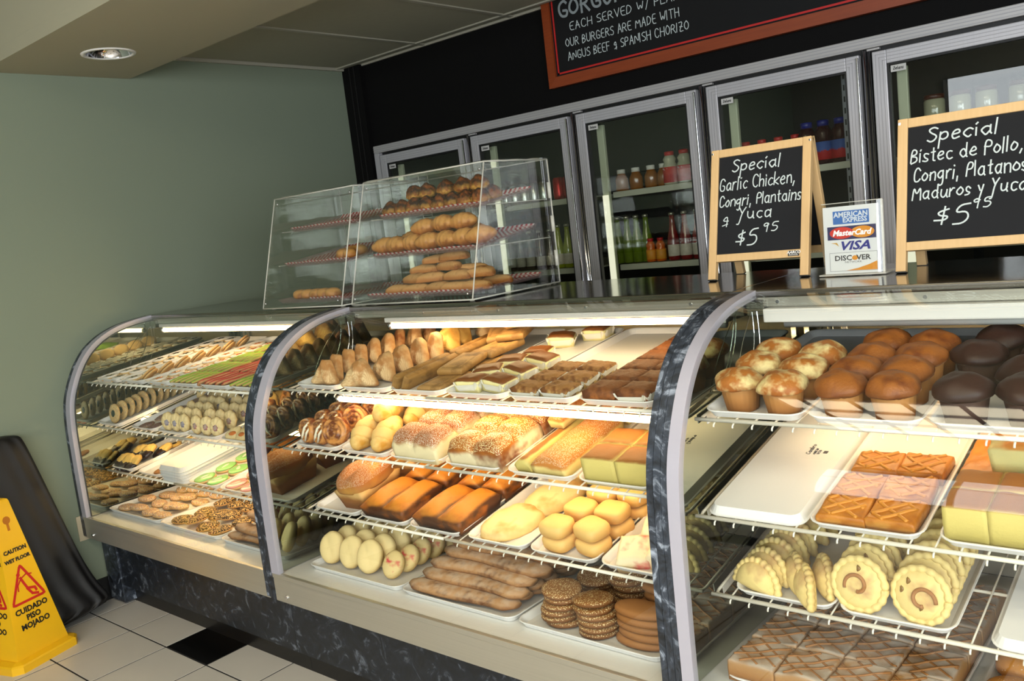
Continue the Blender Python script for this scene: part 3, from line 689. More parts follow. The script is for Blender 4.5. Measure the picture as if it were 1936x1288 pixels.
# bottles and cans
def bottle_proto(kind):
    if kind == 'soda':   # tall glass soda bottle
        return [(.026, 0), (.029, .006), (.029, .09), (.027, .11), (.016, .155), (.0125, .19), (.0125, .215)], [(.0135, .212), (.0150, .218), (.0150, .224), (.010, .227)], (.0298, .02, .075)
    if kind == 'apple':
        return [(.030, 0), (.034, .006), (.034, .05), (.033, .06), (.020, .085), (.017, .09)], [(.021, .086), (.021, .105), (.018, .107)], None
    if kind == 'milk':
        return [(.033, 0), (.036, .008), (.036, .085), (.034, .095), (.028, .105), (.033, .122), (.022, .140), (.019, .142)], [(.023, .137), (.024, .156), (.020, .158)], (.0368, .01, .085)
    if kind == 'juice':
        return [(.030, 0), (.034, .006), (.034, .08), (.028, .09), (.033, .11), (.019, .135), (.017, .138)], [(.020, .135), (.021, .154), (.018, .156)], (.0348, .015, .08)
    if kind == 'can':
        return [(.024, 0), (.032, .007), (.033, .02), (.033, .100), (.027, .112), (.0265, .115)], None, None
    if kind == 'jar':
        return [(.036, 0), (.042, .006), (.042, .10), (.037, .11)], [(.040, .108), (.040, .125), (.036, .127)], (.0428, .015, .09)
def liquid(name, col, rough=.12):
    m = simple(name, col, rough, spec=.6, coat=.6); return m
LQ = {'amber': liquid('amber_juice', (140, 84, 30)), 'milk': liquid('milky_drink', (188, 186, 160)), 'green': liquid('green_soda', (96, 118, 20)), 'red': liquid('red_soda', (120, 16, 20)),
      'lime': liquid('lime_soda', (150, 160, 30)), 'orange': liquid('orange_soda', (210, 96, 20)), 'dark': liquid('dark_juice', (48, 14, 18)), 'yellow': liquid('yellow_juice', (216, 178, 60)),
      'canred': simple('red_can', (186, 30, 34), .25, metal=.5), 'cansil': simple('silver_can', (210, 208, 205), .2, metal=.9), 'jar': liquid('pale_jar', (170, 168, 140)), 'cola': liquid('dark_soda', (40, 22, 14))}
CP = {'white': simple('white_cap', (225, 222, 212), .4), 'red': simple('red_cap', (186, 34, 34), .4), 'blue': simple('blue_cap', (24, 34, 120), .4), 'brown': simple('brown_lid', (70, 26, 16), .4), 'metal': simple('metal_cap', (180, 178, 160), .3, metal=.8)}
LB = {'redl': food('red_label', (176, 32, 34), (196, 60, 50), .4, .6, spot=(230, 226, 220), sscale=60, sthr=.25), 'white': simple('white_label', (214, 206, 190), .5, nscale=60, nstr=.3), 'blue': food('blue_red_label', (176, 30, 34), (60, 90, 160), .45, .55), 'org': simple('orange_label', (224, 150, 40), .5, nscale=60, nstr=.3)}
protos = {}
def bottle(kind, liq, cap, lab, x, z, y, label, group, s=1.0):
    key = (kind, liq, cap, lab)
    if key not in protos:
        bd, cp_, lb = bottle_proto(kind)
        parts = [('body', MB().lathe(bd, 18).me('bottle_body', True), LQ[liq])]
        if cp_: parts.append(('cap', MB().lathe(cp_, 16).me('cap', True), CP[cap]))
        if lb and lab: parts.append(('label_wrap', MB().lathe([(lb[0] - .001, lb[1]), (lb[0], lb[1] + .001), (lb[0], lb[2] - .001), (lb[0] - .001, lb[2])], 18).me('label', True), LB[lab]))
        for n_, me, mt in parts: me.materials.append(mt)
        protos[key] = parts
    nm = {'can': 'drink_can', 'jar': 'jar'}.get(kind, 'bottle')
    r = empty(nm, (x, y, z), label, {'can': 'can', 'jar': 'jar'}.get(kind, 'bottle'), group)
    r.scale = (s, s, s)
    for n_, me, mt in protos[key]: ob(n_, me, r)
ORD = ['first', 'second', 'third', 'fourth', 'fifth', 'sixth', 'seventh', 'eighth', 'ninth', 'tenth', 'eleventh', 'twelfth', 'thirteenth', 'fourteenth', 'fifteenth', 'sixteenth', 'seventeenth', 'eighteenth', 'nineteenth', 'twentieth']
def brow(kind, liq, cap, lab, xs_, z, y, desc, s=1.0, z_off=0, extra=()):
    for i, x in enumerate(xs_):
        bottle(kind, liq, cap, lab, x, z, y, '%s, %s from left in the cooler' % (desc, ORD[i]), desc + ' row', s)
S1, S2 = 1.6125, 1.2585
brow('apple', 'amber', 'white', None, [1.262, 1.345, 1.43, 1.50], S1, 2.115, 'small amber juice bottle with white cap, third door', .98)
brow('milk', 'milk', 'red', 'redl', [1.545, 1.622, 1.70], S1, 2.10, 'milky drink bottle with red cap and label, third door', .97)
brow('soda', 'green', 'metal', None, [1.20, 1.255, 1.31, 1.365], S2, 2.13, 'green soda bottle on the second shelf, third door', 1.02)
brow('soda', 'red', 'metal', 'white', [1.528, 1.594, 1.66, 1.72], S2, 2.10, 'red soda bottle on the second shelf, third door', 1.0)
brow('juice', 'orange', 'red', 'org', [1.40, 1.455], S2, 2.10, 'short orange drink bottle beside red sodas', .72)
brow('can', 'cansil', None, None, [.44, .507, .574, .641, .708, .775], S1, 2.11, 'silver drink can on the top shelf, second door', .92)
brow('can', 'canred', None, None, [.885, .952], S1, 2.10, 'red drink can on the top shelf, second door', .98)
brow('soda', 'lime', 'metal', 'white', [.845, .905, .965, 1.02], S2, 2.10, 'lime soda bottle on the second shelf, second door', 1.0)
brow('soda', 'cola', 'metal', 'white', [.49, .56, .63, .70, .77], S2, 2.12, 'dark soda bottle seen through the acrylic box', .92)
brow('juice', 'yellow', 'red', 'org', [1.925, 2.0, 2.075, 2.15], S1, 2.11, 'yellow juice bottle with red cap, fourth door', .9)
brow('juice', 'dark', 'blue', 'blue', [2.205, 2.275, 2.345], S1, 2.10, 'dark juice bottle with blue cap, fourth door', 1.15)
brow('jar', 'jar', 'brown', None, [2.70, 2.79, 2.88, 2.99, 3.09], 1.702, 2.12, 'pale jar with brown lid, fifth door', .92)
m = MB(); m.bbox(2.62, 3.16, 2.06 + O_, 2.5 + O_, 1.60, 1.70, .003); cl('carton_row', m, simple('pale_carton', (165, 155, 130), .6))
for k, (x0, x1, col) in enumerate(((1.925, 2.09, (150, 60, 40)), (2.12, 2.4, (190, 180, 165)))):
    b_ = ob('drinks_box', MB().bbox(0, x1 - x0, 0, .3, 0, .13, .003).me('carton'), None, (x0, 2.08, S2), label=('low reddish carton' if k == 0 else 'low pale carton') + ' on the second shelf behind the small board', cat='box', mat=simple('drinks_carton%d' % k, col, .6))
ob('cardboard_box', MB().bbox(0, .24, 0, .22, 0, .085, .003).me('cb'), None, (1.27, 2.2, S2), label='low brown cardboard box on the cooler shelf behind bottles', cat='box', mat=simple('cardboard', (112, 74, 38), .8))

# ------------------------------------------------------------------ menu board hanging high on the back wall
MBx, MBz = 1.06, 2.132; MW, MH = 2.35, .82
mb = empty('menu_board', (MBx, 1.872, MBz), 'large framed black menu board with red border hanging above the cooler', 'sign')
M_mwood = wood('orange_brown_frame', (150, 66, 26), (118, 46, 18), axis=0, rough=.45)
def beam(m, a, b, wd, dp, yb):  # mitred frame member between corners
    m.add(a, b)
def frame_members(parent, W_, H_, fw, y0, y1, mat, name='frame_member'):
    O = [(0, 0), (W_, 0), (W_, H_), (0, H_)]; I = [(fw, fw), (W_ - fw, fw), (W_ - fw, H_ - fw), (fw, H_ - fw)]
    for k in range(4):
        a, b, c, d = O[k], O[(k + 1) % 4], I[(k + 1) % 4], I[k]
        V = [(p[0], y0 + (.004 if j in (0, 1) else 0), p[1]) for j, p in enumerate((a, b, c, d))] + [(p[0], y1, p[1]) for p in (a, b, c, d)]
        ob(name, mk('fm', V, [(0, 1, 2, 3), (7, 6, 5, 4), (0, 4, 5, 1), (1, 5, 6, 2), (2, 6, 7, 3), (3, 7, 4, 0)]), parent, mat=mat)
frame_members(mb, MW, MH, .047, 0, .035, M_mwood)
ob('writing_panel', MB().box(.045, MW - .045, .012, .03, .045, MH - .045).me('panel'), mb, mat=simple('menu_panel', (18, 18, 19), .7, spec=.25))
m = MB(); q0, q1 = .056, .064
for a in ((q0, q1, q0, MH - q0), (MW - q1, MW - q0, q0, MH - q0), (q0, MW - q0, q0, q1), (q0, MW - q0, MH - q1, MH - q0)): m.box(a[0], a[1], .0108, .012, a[2], a[3])
ob('red_border', m.me('rb'), mb, mat=simple('red_paint', (190, 34, 32), .5))
# --- chalk text (metres from the board's lower left corner)
m = MB(); mbold = MB()
ribbon(mbold, writing('GORGONZOLA', .072, .098, .305, fit=.60, jit=.5), .011, .0113)
m2 = MB(); ribbon(m2, writing('BURGER', .072, .760, .305, fit=.38, jit=.5), .011, .0113); ob('chalk_heading', m2.me('ch2'), mb, mat=M_chalk2)
ribbon(m, writing('EACH SERVED W/ PLANTAINS', .036, .152, .240, fit=.72), .0032, .0113)
ribbon(m, writing('OUR BURGERS ARE MADE WITH', .038, .118, .170, fit=.60), .0032, .0113)
ribbon(m, writing('ANGUS BEEF & SPANISH CHORIZO', .038, .124, .108, fit=.635), .0032, .0113)
ob('chalk_heading', mbold.me('ch'), mb, mat=M_chalk2); ob('chalk_writing', m.me('cw'), mb, mat=M_chalk)

# ------------------------------------------------------------------ A-frame chalkboards on the counter
M_pine = wood('pine_frame', (214, 180, 130), (198, 160, 108), axis=2)
M_slate = simple('chalkboard_slate', (26, 27, 30), .8, nscale=5, nstr=.3, spec=.25)
def aboard(x0, x1, yf, lean, z_, H, lines, label, sticker=False):
    """front leaf leans back by `lean` radians; rear leaf mirrors it"""
    W_ = x1 - x0; r = empty('chalkboard_easel', (x0, yf, z_), label, 'sign', 'wooden chalkboard easels on the counter')
    def leaf(par, sgn, front):
        A = Matrix.Rotation(-lean * sgn, 4, 'X')
        base = Matrix.Translation((0, 0 if front else 2 * H * math.sin(lean) + .006, 0)) @ A
        fw = .024
        def p(name, m, mat, **k):
            o = ob(name, m.me(name), par, mat=mat); o.matrix_local = base; return o
        p('stile', MB().bbox(0, fw, -.009, .009, 0, H, .002), M_pine); p('stile', MB().bbox(W_ - fw, W_, -.009, .009, 0, H, .002), M_pine)
        p('rail', MB().bbox(fw, W_ - fw, -.009, .009, H - fw, H - .0005, .002), M_pine); p('rail', MB().bbox(fw, W_ - fw, -.009, .009, .052, .074, .002), M_pine)
        p('slate', MB().box(fw, W_ - fw, -.004, .004, .072, H - fw), M_slate)
        for x in (fw / 2, W_ - fw / 2): p('foot_pad', MB().bbox(x - .012, x + .012, -.0095, .0095, -.002, .002, .001), M_blackp)
        if front:
            m = MB(); faint = MB()
            for (t, cap, x, z, fit, wl) in lines: ribbon(m, writing(t, cap, x, z, .12, fit=fit, jit=.45), wl, -.0046)
            p('chalk_writing', m, M_chalk)
            if sticker:
                s_ = p('maker_sticker', MB().box(W_ - .058, W_ - .026, -.0097, -.009, .0555, .0705), M_blackp)
                me = textmesh('AARCO', .011, .25, .0003); me.transform(Matrix.Translation((W_ - .042, -.0098, .0655))); o = ob('sticker_lettering', me, par, mat=M_white); o.matrix_local = base
                me = textmesh('PRODUCTS INC', .0035, 0, .0001); me.transform(Matrix.Translation((W_ - .042, -.0098, .0585))); o = ob('sticker_lettering', me, par, mat=M_white); o.matrix_local = base
    leaf(r, 1, True); leaf(r, -1, False)
    for x in (.004, W_ - .004):
        ob('hinge', MB().bbox(x - .003, x + .003, H * math.sin(lean) - .012, H * math.sin(lean) + .018, H * math.cos(lean) - .03, H * math.cos(lean) - .006, .001).me('hg'), r, mat=M_chrome)
    m = MB(); yc = H * math.sin(lean)
    m.tube([(W_ / 2, .018, .062 * math.cos(lean)), (W_ / 2, yc, .052), (W_ / 2, 2 * yc - .012, .062)], .0015, 5); ob('chain', m.me('c'), r, mat=M_chrome)
    return r
aboard(2.428, 2.728, .735, .235, 1.2875, .383, [
    ('Special', .036, .067, .312, .142, .0034), ('Garlic Chicken,', .037, .028, .260, .226, .0030), ('Congri, Plantains', .034, .028, .212, .244, .0030),
    ('&', .034, .036, .158, .020, .0028), ('Yuca', .034, .088, .172, .100, .0032), ('$5', .044, .084, .098, .060, .0037), ('95', .025, .164, .131, .042, .0028)],
    'smaller pine framed chalkboard easel listing garlic chicken special', True)
aboard(2.965, 3.325, .70, .225, 1.2875, .385, [
    ('Special', .036, .070, .318, .152, .0036), ('Bistec de Pollo,', .036, .032, .270, .244, .0032), ('Congri, Platanos', .036, .038, .222, .246, .0032),
    ('Maduros y Yuca', .033, .035, .178, .250, .0032), ('$5', .045, .088, .112, .072, .0038), ('95', .023, .172, .145, .038, .0028)],
    'larger pine framed chalkboard easel listing bistec de pollo special')

# ------------------------------------------------------------------ card sign in acrylic holder
cs = empty('payment_card_sign', (2.783, .708, 1.2875), 'upright acrylic sign holder with payment card logos between the two chalkboards', 'sign')
W_, H_ = .150, .188; lean = Matrix.Rotation(-.05, 4, 'X')
def cpt(name, me, mat): o = ob(name, me, cs, mat=mat); o.matrix_local = lean; return o
cpt('paper_insert', MB().box(0, W_ - .008, 0, .0006, .004, H_ - .010).me('pi'), simple('sign_paper', (236, 236, 240), .6))
cpt('acrylic_sleeve', MB().box(-.003, W_ + .003, -.0022, -.0012, 0, H_).me('as'), M_acr)
cpt('acrylic_edge', MB().box(W_ - .002, W_ + .003, -.0022, .004, 0, H_).box(-.003, W_ + .003, -.0022, .004, H_ - .002, H_).me('ae'), M_acre)
ob('foot', MB().bbox(-.010, W_ + .010, -.02, .07, 0, .004, .0015).me('ft'), cs, mat=M_acre)
def flat(x0, x1, z0, z1, col, nm, y=-.0004):
    return cpt('printed_logo', MB().box(x0, x1, y, .0, z0, z1).me(nm), MATS.get('ink_' + nm) or simple('ink_' + nm, col, .6))
def txt(s, size, x, z, col, nm, shear=0, off=0, sx=1.0, y=-.0009):
    me = textmesh(s, size, shear, off, .0002, sx=sx); me.transform(Matrix.Translation((x, y, z))); return cpt('printed_lettering', me, MATS.get('ink_' + nm) or simple('ink_' + nm, col, .6))
flat(.026, .118, .132, .166, (60, 112, 190), 'blue')
txt('AMERICAN', .0185, .072, .1555, (225, 232, 245), 'pale', 0, .0005, .95); txt('EXPRESS', .0175, .082, .1415, (225, 232, 245), 'pale', 0, .0005, .95)
flat(.010, .134, .092, .1265, (36, 36, 90), 'navy')
def ell(cx, cz, rx, rz, y, nm, col):
    V = [(cx + rx * math.cos(2 * PI * k / 32), y, cz + rz * math.sin(2 * PI * k / 32)) for k in range(32)] + [(cx + rx * math.cos(2 * PI * k / 32), y + .0003, cz + rz * math.sin(2 * PI * k / 32)) for k in range(32)]
    cpt('printed_logo', mk(nm, V, [tuple(range(32)), tuple(range(63, 31, -1))] + [(k, k + 32, (k + 1) % 32 + 32, (k + 1) % 32) for k in range(32)]), MATS.get('ink_' + nm) or simple('ink_' + nm, col, .6))
ell(.100, .1093, .030, .0150, -.0007, 'amber', (232, 150, 40)); ell(.047, .1093, .031, .0150, -.0008, 'red', (216, 50, 36))
txt('MasterCard', .0205, .072, .1085, (250, 250, 250), 'white', .28, .0007, .98, -.0012)
txt('VISA', .0310, .078, .0745, (44, 48, 140), 'visablue', .30, .0009, 1.28)
m = MB(); m.add([(.018, -.0009, .0845), (.034, -.0009, .0845), (.039, -.0009, .0745), (.030, -.0009, .0815)], [(0, 1, 2, 3)]); cpt('printed_logo', m.me('gold'), simple('ink_gold', (214, 164, 70), .6))
flat(.013, .135, .010, .0585, (90, 88, 100), 'line'); flat(.0138, .1342, .0108, .0577, (238, 238, 240), 'paper', -.0006)
txt('DISC  VER', .0185, .072, .0435, (50, 48, 52), 'dark', 0, .0004, 1.12); txt('NETWORK', .0070, .074, .0330, (120, 118, 122), 'grey', 0, 0, 1.25)
ell(.0785, .0435, .0075, .0060, -.0009, 'amber', (232, 150, 40))
m = MB(); m.add([(.055, -.0008, .0112), (.134, -.0008, .0112), (.134, -.0008, .0335), (.115, -.0008, .0255), (.085, -.0008, .0165)], [(0, 1, 2, 3, 4)]); cpt('printed_logo', m.me('amber'), MATS['ink_amber'])

# ------------------------------------------------------------------ acrylic pastry boxes
def acrylic(x0, x1, yb0, yt0, y1, z0, z1, label):
    r = empty('acrylic_pastry_box', (x0, yb0, z0), label, 'display box', 'clear acrylic pastry boxes on the counter')
    W_, D, Ht, sl = x1 - x0, y1 - yb0, z1 - z0, yt0 - yb0; t = .005
    def sheet(name, V, mat=None):
        ob(name, mk(name, V, [(0, 1, 2, 3), (7, 6, 5, 4), (0, 4, 5, 1), (1, 5, 6, 2), (2, 6, 7, 3), (3, 7, 4, 0)]), r, mat=mat or M_acr)
    sheet('front_sheet', [(0, 0, 0), (W_, 0, 0), (W_, sl, Ht), (0, sl, Ht), (0, t, 0), (W_, t, 0), (W_, sl + t, Ht), (0, sl + t, Ht)])
    for x in (0, W_ - t): sheet('side_sheet', [(x, t, 0), (x, D, 0), (x, D, Ht), (x, sl + t, Ht), (x + t, t, 0), (x + t, D, 0), (x + t, D, Ht), (x + t, sl + t, Ht)])
    sheet('top_sheet', [(0, sl, Ht), (W_, sl, Ht), (W_, D, Ht), (0, D, Ht), (0, sl, Ht + t), (W_, sl, Ht + t), (W_, D, Ht + t), (0, D, Ht + t)])
    sheet('floor_sheet', [(0, 0, -t), (W_, 0, -t), (W_, D, -t), (0, D, -t), (0, 0, 0), (W_, 0, 0), (W_, D, 0), (0, D, 0)])
    sheet('door', [(.005, D, 0), (W_ - .005, D, 0), (W_ - .005, D, Ht), (.005, D, Ht), (.005, D + t, 0), (W_ - .005, D + t, 0), (W_ - .005, D + t, Ht), (.005, D + t, Ht)])
    E_ = [((0, 0, 0), (0, sl, Ht)), ((W_, 0, 0), (W_, sl, Ht)), ((0, sl, Ht), (W_, sl, Ht)), ((0, sl, Ht), (0, D, Ht)), ((W_, sl, Ht), (W_, D, Ht)), ((0, D, Ht), (W_, D, Ht)), ((0, 0, 0), (W_, 0, 0)), ((0, D, 0), (0, D, Ht)), ((W_, D, 0), (W_, D, Ht)), ((W_, 0, 0), (W_, D, 0))]
    for a, b in E_: ob('sheet_edge', MB().tube([a, b], .0026, 6).me('e', True), r, mat=M_acre)
    for x in (.02, W_ - .02):
        for (y, z) in ((.004, .02), (sl - .002, Ht - .022)):
            ob('screw', MB().lathe([(.004, 0), (.004, .003), (.002, .004)], 10, Matrix.Translation((x, y - .002, z)) @ Matrix.Rotation(PI / 2, 4, 'X')).me('s', True), r, mat=M_chrome)
    for z in (Ht * .75, Ht * .48, Ht * .2): ob('hinge', MB().tube([(W_ + .004, D - .01, z - .028), (W_ + .004, D - .01, z + .028)], .007, 8).me('h', True), r, mat=M_acre)
    for z in (.30, .165):
        for x in (t, W_ - t - .012): ob('tray_rail', MB().box(x, x + .012, .05 + sl * z / Ht, D - .02, z - .004, z - .001).me('tr'), r, mat=M_acre)
    for k in range(4): ob('foot', MB().lathe([(.009, -.005), (.009, -.002)], 10, Matrix.Translation((.03 + (k % 2) * (W_ - .06), .03 + (k // 2) * (D - .06), -.0005))).me('f', True), r, mat=M_acre)
    return r
ZB = 1.293
acrylic(.572, 1.078, .448, .58, .92, ZB, 1.728, 'left clear acrylic pastry box with mostly empty paper lined trays')
acrylic(1.125, 1.732, .458, .59, .925, ZB, 1.730, 'right clear acrylic pastry box with macaroons, croissants and turnovers')

# ------------------------------------------------------------------ wet floor cone
cn_t = Vector((-.296, .955, 0)); ang = math.atan2(cn_t.y, cn_t.x) - PI / 2
wc = ob('wet_floor_cone', None, None, (-.206, -.406, 0), (0, 0, ang), 'yellow four sided wet floor safety cone standing by the black cover', 'safety cone')
M_yel = simple('yellow_plastic', (232, 180, 24), .38, bump=.05, bscale=200)
hb, ht, HC = .1165, .030, .665
V = []
for (h, z) in ((hb, .04), (ht + .003, HC - .012), (ht, HC - .004), (ht - .006, HC)):
    V += [(-h, -h, z), (h, -h, z), (h, h, z), (-h, h, z)]
F = [(i * 4 + k, i * 4 + (k + 1) % 4, i * 4 + 4 + (k + 1) % 4, i * 4 + 4 + k) for i in range(3) for k in range(4)] + [(12, 13, 14, 15)]
ob('cone_body', mk('cone', V, F), wc, mat=M_yel)
def oct_(h, c, z): return [(-h + c, -h, z), (h - c, -h, z), (h, -h + c, z), (h, h - c, z), (h - c, h, z), (-h + c, h, z), (-h, h - c, z), (-h, -h + c, z)]
V = oct_(.152, .03, 0) + oct_(.152, .03, .028) + oct_(.147, .03, .034) + oct_(.122, .012, .041)
F = [tuple(range(7, -1, -1))] + [(i * 8 + k, i * 8 + (k + 1) % 8, i * 8 + 8 + (k + 1) % 8, i * 8 + 8 + k) for i in range(3) for k in range(8)] + [tuple(range(24, 32))]
ob('cone_base', mk('base', V, F), wc, mat=M_yel)
M_ink = simple('black_ink', (22, 20, 18), .5); M_inkr = simple('red_ink', (190, 30, 26), .5)
tilt = math.atan2(hb - ht - .003, HC - .052)
for side in range(4):
    FM = Matrix.Rotation(side * PI / 2, 4, 'Z') @ Matrix.Translation((0, -hb - .0004, .04)) @ Matrix.Rotation(-tilt, 4, 'X')
    def pr(me, mat, nm='lettering'):
        o = ob(nm, me, wc, mat=mat); o.matrix_local = FM
    for s_, sz, z in (('CAUTION', .022, .420), ('WET FLOOR', .0195, .383), ('CUIDADO', .031, .178), ('PISO', .031, .146), ('MOJADO', .031, .114)):
        me = textmesh(s_, sz, 0, .0013, .0002); me.transform(Matrix.Translation((0, -.0004, z))); pr(me, M_ink)
    m = MB()
    tri = [(-.072, .165), (.072, .165), (0, .312)]
    P_ = []
    for k in range(3):
        a = Vector(tri[k]); p0 = Vector(tri[k - 1]); p1 = Vector(tri[(k + 1) % 3])
        P_ += [a + (p0 - a).normalized() * .012, a * .97 + (p0 + p1) * .015, a + (p1 - a).normalized() * .012]
    P_.append(P_[0]); ribbon(m, [[tuple(p) for p in P_]], .010, -.0008)
    ribbon(m, [[(-.012, .262), (-.004, .238), (.006, .212)], [(.006, .212), (.036, .204), (.040, .190)], [(.004, .212), (.020, .184), (.044, .176)]], .010, -.001)
    ribbon(m, [[(-.012, .256), (-.030, .236), (-.034, .214)], [(-.010, .258), (.014, .268), (.038, .262)]], .005, -.001)
    m.lathe([(.008, 0), (.008, .0004)], 14, Matrix.Translation((-.018, -.001, .276)) @ Matrix.Rotation(PI / 2, 4, 'X'))
    m.V = [(x, y, z + .045) for x, y, z in m.V]; pr(m.me('pict'), M_inkr, 'pictogram')
    m = MB(); m.lathe([(.016, 0), (.016, .0006)], 20, Matrix.Translation((0, -.0006, .545)) @ Matrix.Rotation(PI / 2, 4, 'X')); m.box(-.005, .005, -.0012, 0, .502, .54)
    pr(m.me('kh'), simple('keyhole_shade%d' % side, (176, 104, 12), .6), 'keyhole')

# ------------------------------------------------------------------ black covered object leaning on the wall
secs = [(0.0, -2.75, .055, -.245), (.10, -2.74, -.005, -.265), (.17, -2.73, -.035, -.285), (.27, -2.72, -.066, -.30), (.44, -2.70, -.105, -.315), (.65, -2.68, -.150, -.335), (.80, -2.66, -.185, -.35), (.865, -2.65, -.205, -.36), (.885, -2.63, -.225, -.375)]
V = []; nS = 64
for si, (z, ya, yb, xf) in enumerate(secs):
    xb = XW + .006; cy, cx = (ya + yb) / 2, (xb + xf) / 2; hy, hx = (yb - ya) / 2, (xf - xb) / 2
    for k in range(nS):
        t = 2 * PI * k / nS; c, s = math.cos(t), math.sin(t); c = math.copysign(abs(c) ** .3, c); s = math.copysign(abs(s) ** .3, s)
        fold = .012 * math.sin(k * 2.4 + si * .35) * (1 - z / 1.1) + .008 * nz((k * .3, si * .4, 0), 1.3, 3)
        V.append((max(xb, cx + hx * c + (fold if c > 0 else 0)), cy + hy * s + fold * .5, z))
F = [(i * nS + k, i * nS + (k + 1) % nS, (i + 1) * nS + (k + 1) % nS, (i + 1) * nS + k) for i in range(len(secs) - 1) for k in range(nS)] + [tuple(range((len(secs) - 1) * nS, len(secs) * nS)), tuple(range(nS))[::-1]]
bc = ob('covered_stand', mk('cover', V, F, True), label='black vinyl cover draped over a long stand against the green wall', cat='cover', mat=simple('black_vinyl', (13, 11, 11), .5, bump=.2, bscale=20))
sd = bc.modifiers.new('s', 'SUBSURF'); sd.levels = 1; sd.render_levels = 2
# ------------------------------------------------------------------ trays
def pan_mesh(w_, l_, h=.019):
    L = [(.014, 0), (.004, h - .004), (.0, h - .002), (.0005, h), (.004, h), (.008, h - .003), (.019, .0035)]
    V = []; F = []; n = 24
    for ins_, z in L: V += [(x, y + l_ / 2, z) for x, y in rrect(w_ - 2 * ins_, l_ - 2 * ins_, max(.008, .034 - ins_), 5)]
    for i in range(len(L) - 1):
        for k in range(n): F.append((i * n + k, i * n + (k + 1) % n, (i + 1) * n + (k + 1) % n, (i + 1) * n + k))
    F += [tuple(range(n))[::-1], tuple(range((len(L) - 1) * n, len(L) * n))]
    me = mk('tray', V, F, False, M_pan); return me
PANS = {}
def SM(ci, s):
    if s == 0: return Matrix.Translation((0, .0, ZD))
    y0, z0, sl = SHELF[ci][s]; return Matrix.Translation((0, y0, z0)) @ Matrix.Rotation(math.atan(sl), 4, 'X')
LEV = ['bottom deck', 'top shelf', 'second shelf', 'third shelf']
def where(ci, s): return '%s case %s' % (CASES[ci][0], LEV[s])
def tray(ci, s, x, v, label, w_=.228, l_=.648, inv=False, h=.0015, yaw=0.0):
    key = (w_, l_)
    if key not in PANS: PANS[key] = pan_mesh(w_, l_)
    M = SM(ci, s) @ Matrix.Translation((x, v, h + (.019 if inv else 0))) @ Matrix.Rotation(yaw, 4, 'Z')
    if inv: M = M @ Matrix.Rotation(PI, 4, 'Y')
    return ob('serving_tray', PANS[key], None, M=M, label=label + ', ' + where(ci, s), cat='tray', group='white plastic serving trays')
def TF(v, me):
    me.transform(Matrix.Translation(v)); return me
class K:
    def __init__(s, name, cat, me, mat, kids=()):
        s.name, s.cat, s.me = name, cat, me
        me.materials.clear(); me.materials.append(mat)
        s.kids = []
        for n_, m_, mt_ in kids: m_.materials.clear(); m_.materials.append(mt_); s.kids.append((n_, m_))
def put(k, M, label, group):
    if isinstance(k, (list, tuple)): k = k[rnd.randrange(len(k))]
    o = ob(k.name, k.me, None, M=M, label=label, cat=k.cat, group=group)
    for n_, m_ in k.kids: ob(n_, m_, o)
    return o
BW = .0055   # height of a tray's inside above the shelf wires
def LOC(ci, s, x, v, w_=0.0, yaw=0.0, pitch=0.0, roll=0.0):
    return SM(ci, s) @ Matrix.Translation((x, v, BW + w_)) @ Matrix.Rotation(yaw, 4, 'Z') @ Matrix.Rotation(pitch, 4, 'X') @ Matrix.Rotation(roll, 4, 'Y')
def j(a): return rnd.uniform(-a, a)
def rowfb(k, ci, s, x, v0, v1, n, desc, pos='', w_=0, pitch=0, yaw=0, jy=.06, x1=None, jx=.003, roll=0, group=None):
    for i in range(n):
        t = i / max(1, n - 1); xx = x + ((x1 if x1 is not None else x) - x) * t
        put(k, LOC(ci, s, xx + j(jx), v0 + (v1 - v0) * t, w_, yaw + j(jy), pitch + (j(.04) if pitch else 0), roll),
            '%s, %s from front%s, %s' % (desc, ORD[i] if i < 20 else 'last', (', ' + pos) if pos else '', where(ci, s)), group or desc + ' pieces in the ' + where(ci, s))
COLN = {1: [''], 2: ['left row', 'right row'], 3: ['left row', 'middle row', 'right row'], 4: ['leftmost row', 'second row', 'third row', 'rightmost row']}
def gridp(k, ci, s, xs_, v0, v1, n, desc, tn='', **kw):
    for i, x in enumerate(xs_):
        pos = COLN[len(xs_)][i]; 
        if tn: pos = (pos + ', ' if pos else '') + tn
        rowfb(k, ci, s, x, v0, v1, n, desc, pos, **kw)

# ------------------------------------------------------------------ food materials
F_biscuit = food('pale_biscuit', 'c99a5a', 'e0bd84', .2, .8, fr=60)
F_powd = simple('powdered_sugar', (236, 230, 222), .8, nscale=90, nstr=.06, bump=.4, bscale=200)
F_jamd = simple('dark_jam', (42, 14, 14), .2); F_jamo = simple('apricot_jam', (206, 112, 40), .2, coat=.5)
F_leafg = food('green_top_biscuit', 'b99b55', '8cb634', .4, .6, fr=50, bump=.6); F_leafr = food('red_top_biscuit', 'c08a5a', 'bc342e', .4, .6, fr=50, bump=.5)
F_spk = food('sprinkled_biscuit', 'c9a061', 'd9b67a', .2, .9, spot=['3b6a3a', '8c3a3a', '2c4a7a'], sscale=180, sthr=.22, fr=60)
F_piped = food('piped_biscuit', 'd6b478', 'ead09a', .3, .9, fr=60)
F_dots = {n_: food(n_ + '_sprinkles', c_[0], c_[0], spot=c_[1], sscale=330, sthr=.42, bump=.8) for n_, c_ in {'purple': ('b8a4a8', ['6a5a90', 'e0dce0', '58606c']), 'redgreen': ('c88a88', ['c22a3a', 'f0e8e8', '2f6a44']), 'blue': ('4a7c94', ['2f6f8c', '5a8fa0'])}.items()}
F_choc = simple('dark_chocolate', (38, 18, 12), .25, nscale=60, nstr=.3, bump=.2)
F_shell = food('shell_biscuit', 'c99a48', 'e8c26a', .2, .9, fr=50)
